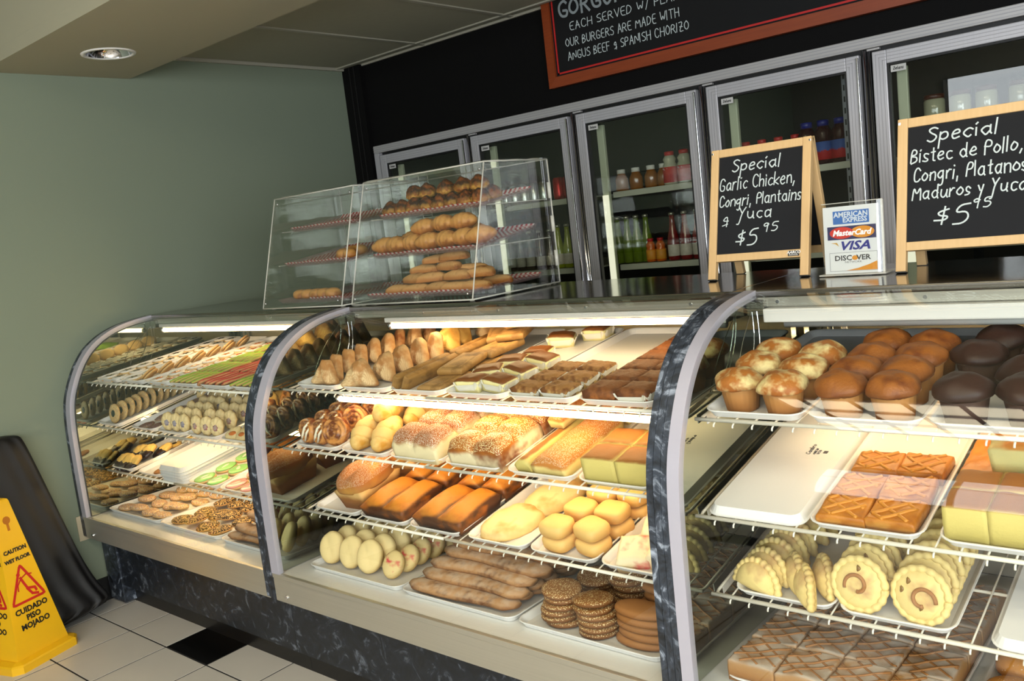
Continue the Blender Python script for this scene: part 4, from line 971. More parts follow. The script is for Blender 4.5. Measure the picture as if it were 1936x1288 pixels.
F_nonp = food('nonpareil_biscuit', 'c09a68', 'd4b490', .2, .7, spot=['f4ead8', 'a83a50', '3a5a78', 'e8b850'], sscale=165, sthr=.36, bump=.9)
F_jim = food('chocolate_sprinkle_biscuit', 'b98a4c', 'd8b070', .2, .7, spot=['24130c', '2a160e', '1e100a'], sscale=112, sthr=.41, bump=.9)
F_green = simple('green_icing', (150, 212, 116), .25, nscale=30, nstr=.05, coat=.3); F_pink = simple('pink_icing', (232, 160, 150), .25, nscale=30, nstr=.05, coat=.3); F_whiteic = simple('white_icing', (228, 224, 196), .3)
F_crul = food('sugared_cruller', '8a5a30', 'b88a5c', .25, .8, powder=.6, pcol='cdb8a2', fr=28, dark='6b4020', dthr=.6, dscale=25, bump=.5)
F_puff = [food('flaky_puff_pastry_%d' % i, a, b_, .0, 1.0, dark=c_, dthr=.55, dscale=22, layer=90, bump=.5, fr=30) for i, (a, b_, c_) in enumerate((('b98550', 'd8b07a', '8a4f24'), ('c69a64', 'e0c090', 'b07a44'), ('d8a650', 'eec470', 'c08a3c')))]
F_strip = food('layered_strip_pastry', '9c7238', 'b58a52', .3, .8, dark='6d4a20', layer=260, fr=40)
F_cream = food('cream_slice', 'e8dca0', '74431c', .72, .80, .2, fr=20, bump=.15, rough=.45); F_paper = simple('pleated_white_paper', (226, 220, 206), .7)
F_crumb = food('crumb_square', 'cfae6a', '9a6c3c', .35, .75, dark='6f421c', dthr=.55, dscale=45, bump=.8, fr=60)
F_bsq = food('brown_cake_square', '9a5a28', '7d4a24', .3, .7, dark='5c3014', dthr=.58, dscale=40, bump=.9, fr=60)
F_dan = food('glazed_danish', '9c5a28', 'c98a48', .2, .8, dark='6c3414', dthr=.5, dscale=40, rough=.25, bump=.2); F_icing = simple('white_icing_stroke', (236, 226, 200), .35)
F_yel = food('pale_yellow_roll', 'cf9c4a', 'e6c078', .1, .9, fr=14, bump=.3, dark='c98f30', dthr=.6, dscale=20)
F_sug = food('sugared_bread', 'ead9ae', '9c5a26', .52, .72, spot=['f4ecdc'], sscale=420, sthr=.34, fr=16, bump=.25)
F_ses = food('sesame_bread', 'e6d6b0', 'b06a26', .45, .66, spot=['f2e2b0'], sscale=330, sthr=.38, fr=14, bump=.2, rough=.3, dark='7d3f14', dthr=.6, dscale=12)
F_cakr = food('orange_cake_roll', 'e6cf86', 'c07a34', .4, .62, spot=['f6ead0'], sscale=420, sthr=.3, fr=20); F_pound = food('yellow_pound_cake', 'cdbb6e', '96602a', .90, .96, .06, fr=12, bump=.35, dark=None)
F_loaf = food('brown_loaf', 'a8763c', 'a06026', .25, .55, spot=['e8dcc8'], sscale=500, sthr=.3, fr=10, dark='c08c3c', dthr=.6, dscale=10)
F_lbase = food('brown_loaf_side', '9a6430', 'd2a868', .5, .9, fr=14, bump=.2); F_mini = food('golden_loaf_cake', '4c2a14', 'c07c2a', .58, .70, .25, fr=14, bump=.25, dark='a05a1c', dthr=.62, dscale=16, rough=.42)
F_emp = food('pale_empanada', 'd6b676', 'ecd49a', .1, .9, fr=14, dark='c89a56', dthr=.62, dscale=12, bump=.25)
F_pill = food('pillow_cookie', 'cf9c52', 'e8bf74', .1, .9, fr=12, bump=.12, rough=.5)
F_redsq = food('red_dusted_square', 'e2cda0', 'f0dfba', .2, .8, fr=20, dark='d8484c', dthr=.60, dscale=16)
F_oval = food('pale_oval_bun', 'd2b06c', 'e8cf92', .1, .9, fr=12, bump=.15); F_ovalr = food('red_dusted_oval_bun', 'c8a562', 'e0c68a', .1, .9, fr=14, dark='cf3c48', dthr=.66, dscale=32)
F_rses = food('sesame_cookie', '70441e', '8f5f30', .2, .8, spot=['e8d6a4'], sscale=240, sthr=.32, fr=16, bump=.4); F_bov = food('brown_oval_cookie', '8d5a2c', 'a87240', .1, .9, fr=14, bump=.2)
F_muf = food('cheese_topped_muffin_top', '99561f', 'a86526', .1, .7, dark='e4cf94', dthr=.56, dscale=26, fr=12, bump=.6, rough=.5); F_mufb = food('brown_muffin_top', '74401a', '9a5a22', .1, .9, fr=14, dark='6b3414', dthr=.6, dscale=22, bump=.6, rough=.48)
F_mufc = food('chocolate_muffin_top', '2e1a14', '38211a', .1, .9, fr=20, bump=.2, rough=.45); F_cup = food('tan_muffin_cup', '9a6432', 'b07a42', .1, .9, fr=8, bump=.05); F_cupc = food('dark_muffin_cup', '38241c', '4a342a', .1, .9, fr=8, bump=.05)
F_stru = food('glazed_lattice_square', 'c08a44', 'bf7a2a', .35, .8, dark='a4601c', dthr=.58, dscale=20, fr=18, bump=.3, rough=.35)
F_stru2 = food('glazed_dough_strip', 'c5822f', 'cc8834', .1, .9, fr=20, bump=.2, rough=.3); F_slat = food('sugar_dusted_lattice_square', '9a6a3a', 'a07648', .3, .8, powder=.95, pcol='bfb2a4', fr=14, bump=.4)
F_latt = food('brown_lattice_ridge', '8f6030', '99683a', .1, .9, fr=20)
F_cakeo = food('orange_crust_cake', 'd9cf8c', 'd08a34', .84, .92, .08, fr=10, bump=.35)
F_moon = food('yellow_crimped_pastry', 'c9a760', 'e2c984', .1, .9, fr=14, dark='b98f60', dthr=.66, dscale=18, bump=.3)
F_egg = food('egg_glazed_roll', '9c5c22', 'd08a3a', .2, .8, fr=10, rough=.2, spot=['f0e4c8'], sscale=150, sthr=.12)
F_mac = food('toasted_macaroon', 'c8923e', '32140b', .22, .62, fr=60, bump=.9, dark='8a4a1c', dthr=.55, dscale=50)
F_croi = food('golden_croissant', 'b87434', 'd29a56', .2, .8, fr=20, dark='8e4e1e', dthr=.6, dscale=24, bump=.25, rough=.42)
F_turn = food('browned_turnover', 'b4743a', 'd0a066', .2, .8, fr=20, dark='8a4c1c', dthr=.6, dscale=24, bump=.3)

# ------------------------------------------------------------------ LEFT CASE
def tname(i): return ('leftmost tray', 'second tray', 'third tray', 'fourth tray', 'fifth tray', 'sixth tray')[i]
ci = 0
c0 = lambda k: -.30 + .109 + .218 * k
def star(r, n=5): return [((r if i % 2 else r * .5) * math.cos(PI * i / n), (r if i % 2 else r * .5) * math.sin(PI * i / n)) for i in range(2 * n)]
def linzer(jam, r=.038):
    return K('jam_cookie', 'cookie', slab(circle(r * 1.05, 28, .03, 10), .008, .0085, rings=(.6,)), F_biscuit,
             [('sugared_ring', TF((0, 0, .0075), slab(circle(r * .90, 28, .05, 10), .006, .0075, amp=.001, rings=(.9, .6,))), F_powd),
              ('jam_centre', TF((0, 0, .0145), slab(resample(star(r * .62), 20), .001, .0022, rings=(.6,))), jam)])
LZd, LZo = linzer(F_jamd), linzer(F_jamo)
for k, jam_, d_ in ((0, LZd, 'dark jam star cookie'), (1, LZd, 'white dark centred cookie'), (2, LZo, 'orange jam cookie')):
    x = c0(k); nrow = (8, 7, 7)[k]
    for q, xx in enumerate((x - .052, x + .040)):
        if k == 1 and q == 1: continue
        rowfb(jam_, ci, 1, xx, .055, .055 + .082 * (nrow - 1), nrow, d_, COLN[2][q] + ', ' + tname(k), yaw=0, jy=3, jx=.006)
rowfb(LZd, ci, 1, c0(1) - .135 + .09, .075, .075 + .08 * 5, 6, 'white dark centred cookie', 'between first trays', jy=3, w_=.012, roll=.12) if False else None
# stacked plain sandwich cookies leaning on edge between second and third trays
SAND = K('sandwich_cookie', 'cookie', slab(circle(.037, 24, .04, 10), .009, .010, rings=(.6,)), F_biscuit, [('top_biscuit', TF((0, 0, .012), slab(circle(.037, 24, .04, 10), .009, .010, rings=(.6,))), F_biscuit)])
for i in range(7):
    put(SAND, LOC(ci, 1, c0(1) + .048, .085 + .078 * i, .012, roll=-.62, yaw=.5), 'plain sandwich cookie leaning on edge, %s from front, %s' % (ORD[i], where(ci, 1)), 'leaning sandwich cookies')
def leaf_out(l, w_): return [(w_ / 2 * math.sin(PI * t) * (1 + .08 * math.cos(20 * t)), -l / 2 + l * t) for t in [i / 12 for i in range(13)]] + [(-w_ / 2 * math.sin(PI * t) * (1 + .08 * math.cos(20 * t)), -l / 2 + l * t) for t in [1 - i / 12 for i in range(1, 12)]]
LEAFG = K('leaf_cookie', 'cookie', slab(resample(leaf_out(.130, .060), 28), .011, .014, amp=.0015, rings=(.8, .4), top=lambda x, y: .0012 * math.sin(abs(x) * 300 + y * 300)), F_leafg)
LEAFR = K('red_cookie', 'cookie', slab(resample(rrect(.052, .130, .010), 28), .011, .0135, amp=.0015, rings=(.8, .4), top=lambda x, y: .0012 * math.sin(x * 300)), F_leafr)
for k, kk, d_ in ((3, LEAFG, 'green leaf cookie'), (4, LEAFR, 'red ridged cookie'), (5, LEAFG, 'green leaf cookie')):
    for g in range(4):
        for i in range(5):
            put(kk, LOC(ci, 1, c0(k) - .080 + .039 * i + j(.003), .075 + .132 * g + j(.005), .012, yaw=-.22 + j(.06), roll=-.38 + j(.06)), '%s, %s in %s bunch from front, %s' % (d_, ORD[i], ORD[g], tname(k) + ' ' + where(ci, 1)), d_ + 's bunched, ' + tname(k))
for k in range(6): tray(ci, 1, c0(k), .008, 'white tray of ' + ('dark jam star cookies', 'dark centred white cookies', 'orange jam cookies', 'green leaf cookies', 'red ridged cookies', 'green leaf cookies beside marbled panel')[k], w_=.212)
# second shelf
RD = K('round_cookie', 'cookie', slab([(x, y + .043) for x, y in circle(.043, 24, .03, 9)], .009, .012, amp=.001, rings=(.85, .4)), F_spk, [('centre_dot', TF((0, .043, .0115), slab(circle(.016, 14), .001, .002, rings=(.5,))), simple('dark_green_dot', (34, 50, 34), .6))])
ST = math.radians(72)
rowfb(RD, ci, 2, -.225, .045, .62, 17, 'dark centred cookie standing on edge', 'leftmost tray', pitch=ST, yaw=.1, jy=.1)
FL = K('flat_cookie', 'cookie', slab(circle(.036, 22, .03, 7), .007, .010, amp=.002, rings=(.8, .4)), food('purple_sprinkled_biscuit', 'a88a64', 'a98f76', .2, .8, spot=['6a4a5a', '9a5a4a', '4a4a5a'], sscale=220, sthr=.38, bump=.8))
gridp(FL, ci, 2, [.045, .125], .05, .55, 7, 'flat sprinkled cookie', 'second tray', jy=3)
def piped(dot, off=.0): return K('piped_cookie', 'cookie', slab([(x, y + .037) for x, y in circle(.034, 26, .05, 9, .038)], .010, .016, amp=.001, rings=(.85, .5), top=lambda x, y: .0022 * math.sin(math.atan2(y - .037, x) * 8 + 60 * math.hypot(x, y - .037))), F_piped, [('sprinkles', TF((off, .032, .0145), slab(circle(.013, 14, .1, 5), .0022, .004, rings=(.5,), amp=.001)), dot)])
PP, PR, PBl = piped(F_dots['purple']), piped(F_dots['redgreen']), piped(F_dots['blue'])
gridp(PP, ci, 2, [.255, .320, .385], .045, .33, 6, 'piped cookie with purple sprinkles', 'third tray', pitch=ST, yaw=.25, jy=.15)
for i, (x, v) in enumerate(((.27, .20), (.33, .27), (.36, .37), (.42, .36))):
    put(PBl, LOC(ci, 2, x, v, .075, yaw=-.3, pitch=.5 if i < 2 else 1.1), 'blue centred cookie on top of the pile, %s from front, %s' % (ORD[i], where(ci, 2)), 'blue centred cookies')
gridp(PR, ci, 2, [.478, .555, .625], .045, .50, 8, 'piped cookie with red sprinkles', 'fourth tray', pitch=ST, yaw=.25, jy=.15)
AP = K('thumbprint_cookie', 'cookie', slab(resample([(-.042, 0), (-.02, -.03), (.02, -.034), (.042, 0), (.02, .034), (-.02, .03)], 26), .010, .016, amp=.0015, rings=(.85, .5), top=lambda x, y: .0015 * math.sin(math.atan2(y, x) * 9)), F_piped, [('jam_centre', TF((0, 0, .014), slab(circle(.019, 14, 0, 1, .010), .002, .004, rings=(.5,))), F_jamo)])
gridp(AP, ci, 2, [.735, .80, .875], .05, .50, 7, 'thumbprint cookie with apricot jam', 'fifth tray', pitch=.55, w_=.01, jy=.4)
for x, w_, d_ in ((-.235, .212, 'standing dark centred cookies'), (.085, .212, 'flat sprinkled cookies'), (.32, .23, 'purple sprinkled cookies'), (.555, .228, 'red sprinkled cookies'), (.80, .228, 'apricot thumbprint cookies')):
    tray(ci, 2, x, .008, 'white tray of ' + d_, w_=w_)
# third shelf
def shellc(): return K('dipped_cookie', 'cookie', slab([(x, y) for x, y in resample([(0, -.05), (.03, -.03), (.04, .01), (.034, .04), (0, .05), (-.034, .04), (-.04, .01), (-.03, -.03)], 26)], .010, .018, rings=(.9, .7, .4), top=lambda x, y: .002 * math.sin(math.atan2(x, y + .06) * 26)), F_shell,
                       [('chocolate_tip', TF((0, .0, -.0005), slab([(x * 1.06, y * 1.04) for x, y in resample([(0, -.052), (.03, -.032), (.04, .002), (.025, -.004), (.01, .006), (-.012, -.006), (-.03, .006), (-.04, .0), (-.03, -.032)], 26)], .0125, .0215, rings=(.9, .7, .4))), F_choc)])
DIP = shellc(); RING = K('chocolate_centred_cookie', 'cookie', slab(circle(.033, 22, .04, 8), .009, .012, rings=(.8, .4)), F_shell, [('chocolate_centre', TF((0, 0, .0115), slab(circle(.014, 12, .08, 4), .001, .002, rings=(.5,))), F_choc)])
for i, (x, v, w_, ya, pi_) in enumerate(((-.315, .06, .02, .4, .5), (-.262, .055, .022, .1, .6), (-.215, .06, .02, -.2, .5), (-.29, .135, .03, .5, .5), (-.235, .145, .035, .1, .4), (-.20, .20, .02, -.2, .3))):
    put(DIP, LOC(ci, 3, x, v, w_ - .01, ya, pi_), 'chocolate dipped shell cookie, %s from front, %s' % (ORD[i], where(ci, 3)), 'chocolate dipped cookies')
for i, (x, v) in enumerate(((-.235, .275), (-.225, .365), (-.26, .45), (-.20, .52))): put(RING, LOC(ci, 3, x, v, .0), 'chocolate centred round cookie, %s from front, %s' % (ORD[i], where(ci, 3)), 'chocolate centred cookies')
tray(ci, 3, -.25, .008, 'white tray of chocolate dipped cookies', w_=.20)
tray(ci, 3, .0, .008, 'nearly empty white tray with one cookie', w_=.20)
put(K('oval_cookie', 'cookie', slab(circle(.030, 20, 0, 1, .045), .008, .011, amp=.001), F_bov), LOC(ci, 3, .035, .07, 0, -.5), 'single oval brown cookie in the nearly empty tray, left case', None)
for i in range(5): tray(ci, 3, .215 + j(.002), .006 + j(.003), 'upside down white tray, %s from bottom of the stack' % ORD[i], w_=.214, inv=True, h=.0015 + .0125 * i)
def iced(m_): return K('iced_cookie', 'cookie', slab(circle(.046, 26), .010, .012, rings=(.8,)), F_biscuit, [('icing', TF((0, 0, .0105), slab(circle(.043, 26, .02, 5), .004, .0065, rings=(.85, .4))), m_), ('icing_swirl', TF((0, 0, .0165), slab(circle(.020, 18, .12, 3, .008), .0008, .002, rings=(.5,))), F_whiteic)])
gridp(iced(F_green), ci, 3, [.39, .49], .06, .36, 4, 'green iced cookie', 'fourth tray', jy=3)
gridp(iced(F_pink), ci, 3, [.625, .725], .06, .36, 4, 'pink iced cookie', 'fifth tray', jy=3)
tray(ci, 3, .44, .008, 'white tray of green iced cookies', w_=.222); tray(ci, 3, .675, .008, 'white tray of pink iced cookies', w_=.222); tray(ci, 3, .90, .008, 'empty white tray behind the marbled panel', w_=.20)
# deck
NON = [K('sprinkled_cookie', 'cookie', slab(circle(.036, 24, .02, 5, .056), .010, .017, amp=.002, seed=s, rings=(.9, .7, .4)), F_nonp) for s in range(3)]
JIM = [K('chocolate_sprinkle_cookie', 'cookie', slab(circle(.048, 24, .02, 5), .010, .016, amp=.002, seed=s, rings=(.9, .7, .4)), F_jim) for s in range(3)]
for r_ in range(6):
    for c_ in range(4):
        put(NON, LOC(ci, 0, -.135 - .145 + .098 * c_ + j(.006), .148 + .092 * r_ + j(.006), .002 + (.012 if (r_ + c_) % 3 == 1 else 0), yaw=1.35 + j(.3), roll=.10 * (c_ % 2)), 'oval rainbow sprinkled cookie, row %s from front, %s from left, %s' % (ORD[r_], ORD[c_], where(ci, 0)), 'oval sprinkled cookies on the left deck')
for r_ in range(5):
    for c_ in range(4):
        put(JIM, LOC(ci, 0, .335 - .150 + .100 * c_ + j(.006), .160 + .102 * r_ + j(.006), .002 + .014 * ((r_ * 2 + c_) % 3 == 1) + (.016 if r_ == 2 and c_ in (1, 2) else 0), yaw=j(3), roll=.08), 'chocolate sprinkle cookie, row %s from front, %s from left, %s' % (ORD[r_], ORD[c_], where(ci, 0)), 'chocolate sprinkle cookies on the left deck')
def crul(l=.42, r=.034, seed=0, bend=.015):
    n = 13; m = MB(); P = []; R_ = []
    for i in range(n):
        t = i / (n - 1); P.append((l * (t - .5), bend * math.sin(t * 5 + seed), .4 * r + .006 * math.sin(t * 4 + seed * 2))); e = min(t, 1 - t); R_.append(r * min(1, .45 + 3.2 * math.sqrt(e) * .6) * (1 + .06 * math.sin(9 * t + seed)))
    m.tube(P, R_, 12)
    V = [(x, y, .012 + (z) * .42 + .0015 * nz((x, y, z), 40, seed)) for x, y, z in m.V]; zmin = min(v[2] for v in V); V = [(x, y, z - zmin) for x, y, z in V]
    return mk('cruller', V, m.F, True)
CR = [K('long_sugared_pastry', 'pastry', crul(seed=s), F_crul) for s in range(4)]
for i, (x, y, z, ya) in enumerate(((.82, .13, .0, .03), (.84, .20, .0, -.03), (.80, .27, .0, .02), (.83, .155, .030, -.02), (.83, .235, .032, .04), (.85, .19, .062, .0))):
    put(CR[i % 4], LOC(ci, 0, x, y, .004 + z, ya), 'long sugar dusted pastry, %s in the pile, %s' % (ORD[i], where(ci, 0)), 'long sugared pastries in the left case')
for x, d_ in ((-.135, 'white deck tray of rainbow sprinkled cookies'), (.335, 'white deck tray of chocolate sprinkle cookies')): tray(ci, 0, x, .085, d_, w_=.462, l_=.66)
tray(ci, 0, .79, .085, 'white deck tray of long sugared pastries', w_=.415, l_=.66)

# ------------------------------------------------------------------ MIDDLE CASE
ci = 1
c1 = lambda k: 1.16 + .1185 + .237 * k
def trif(b_, h, t, seed): # rounded turnover triangle standing on its base
    return slab(resample([(-b_ / 2, .004), (-b_ / 2 + .01, 0), (b_ / 2 - .01, 0), (b_ / 2, .006), (b_ * .12, h * .93), (0, h), (-b_ * .12, h * .93)], 30), t * .62, t, amp=.008, fr=34, seed=seed, rings=(.94, .85, .7, .55, .4, .2), bulge=.02, mid=3, top=lambda x, y: .0026 * math.sin(x * 190 + y * 70 + seed))
TRI = [K('puff_pastry_triangle', 'pastry', trif(.118, .085, .036, s), F_puff[s % 2]) for s in range(4)]
TRIb = [K('puff_pastry_triangle', 'pastry', trif(.142, .092, .040, s + 5), F_puff[1]) for s in range(3)]
PA = math.radians(66)
for i in range(9):
    put(TRI, LOC(ci, 1, (1.285, 1.262, 1.255, 1.252, 1.258, 1.268, 1.262, 1.285, 1.30)[i], .058 + .060 * i, .0, yaw=-.35 + j(.12) if i else .15, pitch=PA), 'puff pastry triangle standing, %s from front, leftmost tray, %s' % (ORD[i], where(ci, 1)), 'puff pastry triangles')
for i, (x, v, ya) in enumerate(((1.475, .05, .25), (1.51, .125, -.25), (1.505, .20, -.1), (1.515, .275, -.25), (1.53, .34, -.45))):
    put(TRIb, LOC(ci, 1, x, v, 0, ya, PA), 'pale puff pastry triangle standing, %s from front, second tray, %s' % (ORD[i], where(ci, 1)), 'pale puff pastry triangles')
TRIy = [K('yellow_puff_pastry', 'pastry', trif(.15, .085, .06, s + 9), F_puff[2]) for s in range(2)]
put(TRIy[0], LOC(ci, 1, 1.515, .43, 0, -.4, 1.0), 'smaller golden puff pastry behind the pale triangles, second tray', None)
put(TRIy[1], LOC(ci, 1, 1.485, .52, 0, -.3, 1.1), 'large golden puff pastry at the back of the second tray', None)
put(TRI[1], LOC(ci, 1, 1.54, .59, 0, -.6, 1.2), 'browned puff pastry at the very back of the second tray', None)
def plank(l, w_, t, seed): return slab([(x, y) for x, y in rrect(w_, l, .004, 3)], t, t * 1.06, rings=(.9, .5), amp=.003, fr=35, seed=seed, mid=2)
STK = [K('layered_pastry_strip', 'pastry', plank(.24, .052, .024, s), F_strip) for s in range(3)]
STF = [K('layered_pastry_slab', 'pastry', plank(.155, .095, .022, s + 4), F_strip) for s in range(3)]
for i, (x, v, w_, ya, ro) in enumerate(((1.665, .15, .018, -.02, -1.1), (1.70, .155, .016, .02, -1.0), (1.665, .40, .018, .03, -1.1), (1.70, .39, .02, -.02, -1.0))):
    put(STK, LOC(ci, 1, x, v, w_, ya, 0, ro), 'layered pastry strip leaning on edge, %s, third tray, %s' % (ORD[i], where(ci, 1)), 'leaning pastry strips')
for i, (x, v, w_, ya, pi_) in enumerate(((1.80, .10, 0, .08, 0), (1.80, .27, 0, -.06, 0), (1.79, .20, .026, .15, .06), (1.80, .36, .026, -.1, 0), (1.73, .47, .045, .6, .08), (1.77, .50, .075, .9, -.06), (1.80, .46, .05, .4, 0))):
    put(STF, LOC(ci, 1, x, v, w_, ya, pi_), 'flat layered pastry slab, %s from front, third tray, %s' % (ORD[i], where(ci, 1)), 'layered pastry slabs')
def papercup(w_, l_, h):
    m = MB(); n = 56; o_ = rrect(w_, l_, .016, 13)
    V = []; 
    for z, s in ((.0, .88), (h * .5, 1.0), (h, 1.12)):
        for k, (x, y) in enumerate(o_):
            pl = 1 + .035 * (1 if k % 2 else -1) * (z / h); hz = z * (1 - .25 * math.sin(k * .35) ** 2)
            V.append((x * s * pl, y * s * pl, hz))
    N_ = len(o_); F = [(i * N_ + k, i * N_ + (k + 1) % N_, (i + 1) * N_ + (k + 1) % N_, (i + 1) * N_ + k) for i in range(2) for k in range(N_)] + [tuple(range(N_))[::-1]]
    return mk('paper', V, F, False)
def cakesq(name, w_, l_, h, mat, cup=True, seed=0, amp=.002):
    me = hblock(w_, l_, lambda x, y: h + amp * nz((x, y, 0), 60, seed) + .003 * (1 - (2 * x / w_) ** 4) * (1 - (2 * y / l_) ** 4), 8, 8, name=name)
    me.transform(Matrix.Translation((0, 0, .001)))
    kids = [('paper_cup', papercup(w_ * 1.06, l_ * 1.06, h * .85), F_paper)] if cup else []
    return K(name, 'cake', me, mat, kids)
CRM = [cakesq('cream_slice', .082, .062, .040, F_cream, seed=s) for s in range(2)]
for i, (x, v, ya) in enumerate(((1.940, .075, .1), (2.035, .085, -.1), (1.925, .165, .5), (2.03, .185, -.2), (1.94, .26, .3), (2.035, .285, -.1), (1.975, .345, .2), (1.945, .505, .5), (2.035, .585, .05))):
    put(CRM, LOC(ci, 1, x, v, 0, ya, 0, .12 * (i % 2)), 'brown topped cream slice in white paper, %s from front, fourth tray, %s' % (ORD[i], where(ci, 1)), 'cream slices in paper')
CRB = [cakesq('crumb_square', .084, .07, .030, F_crumb, seed=s + 3, amp=.006) for s in range(2)]
for i, (x, v) in enumerate(((2.165, .06), (2.265, .065), (2.165, .145), (2.262, .15), (2.17, .225), (2.265, .235))):
    put(CRB, LOC(ci, 1, x, v, 0, j(.1), 0, .05), 'crumb topped square in paper, %s row from front, %s, fifth tray, %s' % (ORD[i // 2], ('left', 'right')[i % 2], where(ci, 1)), 'crumb topped squares')
BRS = [cakesq('brown_cake_square', .092, .082, .036, F_bsq, cup=False, seed=s + 5, amp=.004) for s in range(3)]; BRSc = cakesq('brown_cake_square', .088, .078, .036, F_bsq, cup=True, seed=9, amp=.004)
for i in range(14):
    r_, c_ = divmod(i, 2)
    put(BRSc if (i in (1, 3)) else BRS, LOC(ci, 1, 2.415 + .096 * c_, .06 + .086 * r_, 0, j(.03)), 'brown cake square, %s row from front, %s, sixth tray, %s' % (ORD[r_], ('left', 'right')[c_], where(ci, 1)), 'brown cake squares')
for k in range(6): tray(ci, 1, c1(k), .008, 'white tray of ' + ('puff pastry triangles', 'pale puff triangles', 'layered pastry strips', 'cream slices in paper', 'crumb topped squares', 'brown cake squares')[k])
# second shelf
def spiral(r=.044, t=.03, seed=0): return slab([(x, y + r) for x, y in circle(r, 30, .015, 5)], t * .75, t, rings=(.95, .85, .75, .65, .55, .45, .35, .25, .12), amp=.002, seed=seed, top=lambda x, y: .0045 * math.sin(math.atan2(y - r, x) + math.hypot(x, y - r) * 420))
def icl():
    m = MB(); m.tube([(-.022, .012, .028), (-.006, .03, .034), (.004, .055, .033), (.020, .074, .027)], [.003, .005, .005, .003], 7); m.tube([(.004, .010, .030), (.018, .04, .033), (.028, .058, .027)], [.003, .0045, .003], 7); return m.me('ic', True)
DAN = [K('glazed_danish', 'pastry', spiral(seed=s), F_dan, [('icing_stroke', icl(), F_icing)]) for s in range(2)]; SPI = K('cinnamon_swirl', 'pastry', spiral(.048, .034, 5), F_dan)
gridp(DAN, ci, 2, [1.215, 1.285], .05, .46, 7, 'glazed danish on edge', 'leftmost tray', pitch=math.radians(70), yaw=-.05, jy=.1)
rowfb(SPI, ci, 2, 1.355, .05, .50, 6, 'golden cinnamon swirl on edge', 'leftmost tray', pitch=math.radians(62), yaw=.35, jy=.15)
def roll_(l=.15, r=.036, seed=0):
    m = MB(); n = 41; nn = 24; P = []; R_ = []
    for i in range(n):
        t = i / (n - 1); P.append((0, l * (t - .5), 0)); R_.append(r * (.30 + .74 * math.sin(PI * t) ** .7))
    m.tube(P, R_, nn); V = []
    for i, (x, y, z) in enumerate(m.V):
        th = math.atan2(z, x); t = y / l + .5; g = (t * 4.2 + th / (2 * PI) + seed * .3) % 1.0
        k = 1 + .16 * (g - .5) - .10 * math.exp(-((g - .02) / .07) ** 2)
        V.append((x * k * .98, y, z * k * .88))
    zm = min(v[2] for v in V); return mk('roll', [(x, y, z - zm) for x, y, z in V], m.F, True)
YR = [K('yellow_roll', 'pastry', roll_(.15, .042, s), F_yel) for s in range(3)]
for i, (x, v, w_, ya) in enumerate(((1.462, .10, .0, .25), (1.56, .105, .0, .2), (1.455, .245, .0, .3), (1.56, .25, 0, .15), (1.51, .17, .05, .3), (1.46, .38, 0, .2), (1.56, .39, 0, .1), (1.51, .31, .05, .3), (1.51, .52, .02, .2))):
    put(YR, LOC(ci, 2, x, v, w_, ya, .25 if i < 2 else 0), 'pale yellow ridged roll, %s from front, second tray, %s' % (ORD[i], where(ci, 2)), 'pale yellow rolls')
def pull(nx, ny, cw, cl_, h0, hd, seed, name):
    W_, L_ = nx * cw, ny * cl_
    def f(x, y):
        u = ((x + W_ / 2) / cw) % 1 * 2 - 1; v_ = ((y + L_ / 2) / cl_) % 1 * 2 - 1
        if abs(x) >= W_ / 2 - 1e-6: u = 1.0
        if abs(y) >= L_ / 2 - 1e-6: v_ = 1.0
        return h0 + hd * math.sqrt(max(0, (1 - .82 * u ** 4) * (1 - .82 * v_ ** 4) - .08)) + .002 * nz((x, y, 0), 30, seed)
    return hblock(W_, L_, f, nx * 10, ny * 9, name=name, flare=.03, r=.001)
SB = [K('sugared_pull_apart_loaf', 'bread', pull(2, 1, .093, .105, .048, .046, s, 'sb'), F_sug) for s in range(3)]
for i in range(5): put(SB[i % 3], LOC(ci, 2, 1.765 + (.004 if i % 2 else 0), .065 + .108 * i, .0, j(.04)), 'sugar dusted twin dome bread section, %s from front, third tray, %s' % (ORD[i], where(ci, 2)), 'sugared twin dome bread sections')
SE = [K('sesame_pull_apart_loaf', 'bread', pull(2, 2, .098, .098, .046, .044, s, 'se'), F_ses) for s in range(2)]
for i in range(3): put(SE[i % 2], LOC(ci, 2, 2.005, .112 + .200 * i, .0, j(.02)), 'sesame topped four dome bread, %s from front, fourth tray, %s' % (ORD[i], where(ci, 2)), 'sesame four dome breads')
def longroll(l, w_, h, seed): return hblock(w_, l, lambda x, y: h * (.55 + .45 * math.sqrt(max(0, 1 - (2 * x / w_) ** 2 * .9))) + .003 * nz((x, y, 0), 25, seed), 10, 20, name='lr', flare=.06)
LR = [K('long_cake_roll', 'cake', longroll(.30, .105, .06, s), F_cakr) for s in range(2)]; SLV = K('yellow_cake_slice', 'cake', longroll(.30, .05, .045, 7), F_pound)
put(SLV, LOC(ci, 2, 2.172, .17, 0, 0), 'thin yellow cake slice along the left side, fifth tray, middle case second shelf', None)
put(LR[0], LOC(ci, 2, 2.262, .165, 0, 0), 'sugared orange cake roll at the front, fifth tray, middle case second shelf', None)
put(LR[1], LOC(ci, 2, 2.25, .485, 0, .05), 'orange brown cake roll at the back, fifth tray, middle case second shelf', None)
put(K('orange_cake_strip', 'cake', longroll(.20, .05, .04, 3), F_cakr), LOC(ci, 2, 2.168, .30, .048, -.05), 'narrow orange cake strip lying on the yellow slice, middle case second shelf', None)
PC = [K('pound_cake_block', 'cake', hblock(.096, .085, lambda x, y: .075 + .002 * nz((x, y, 0), 50, s), 8, 8, name='pc'), F_pound) for s in range(2)]
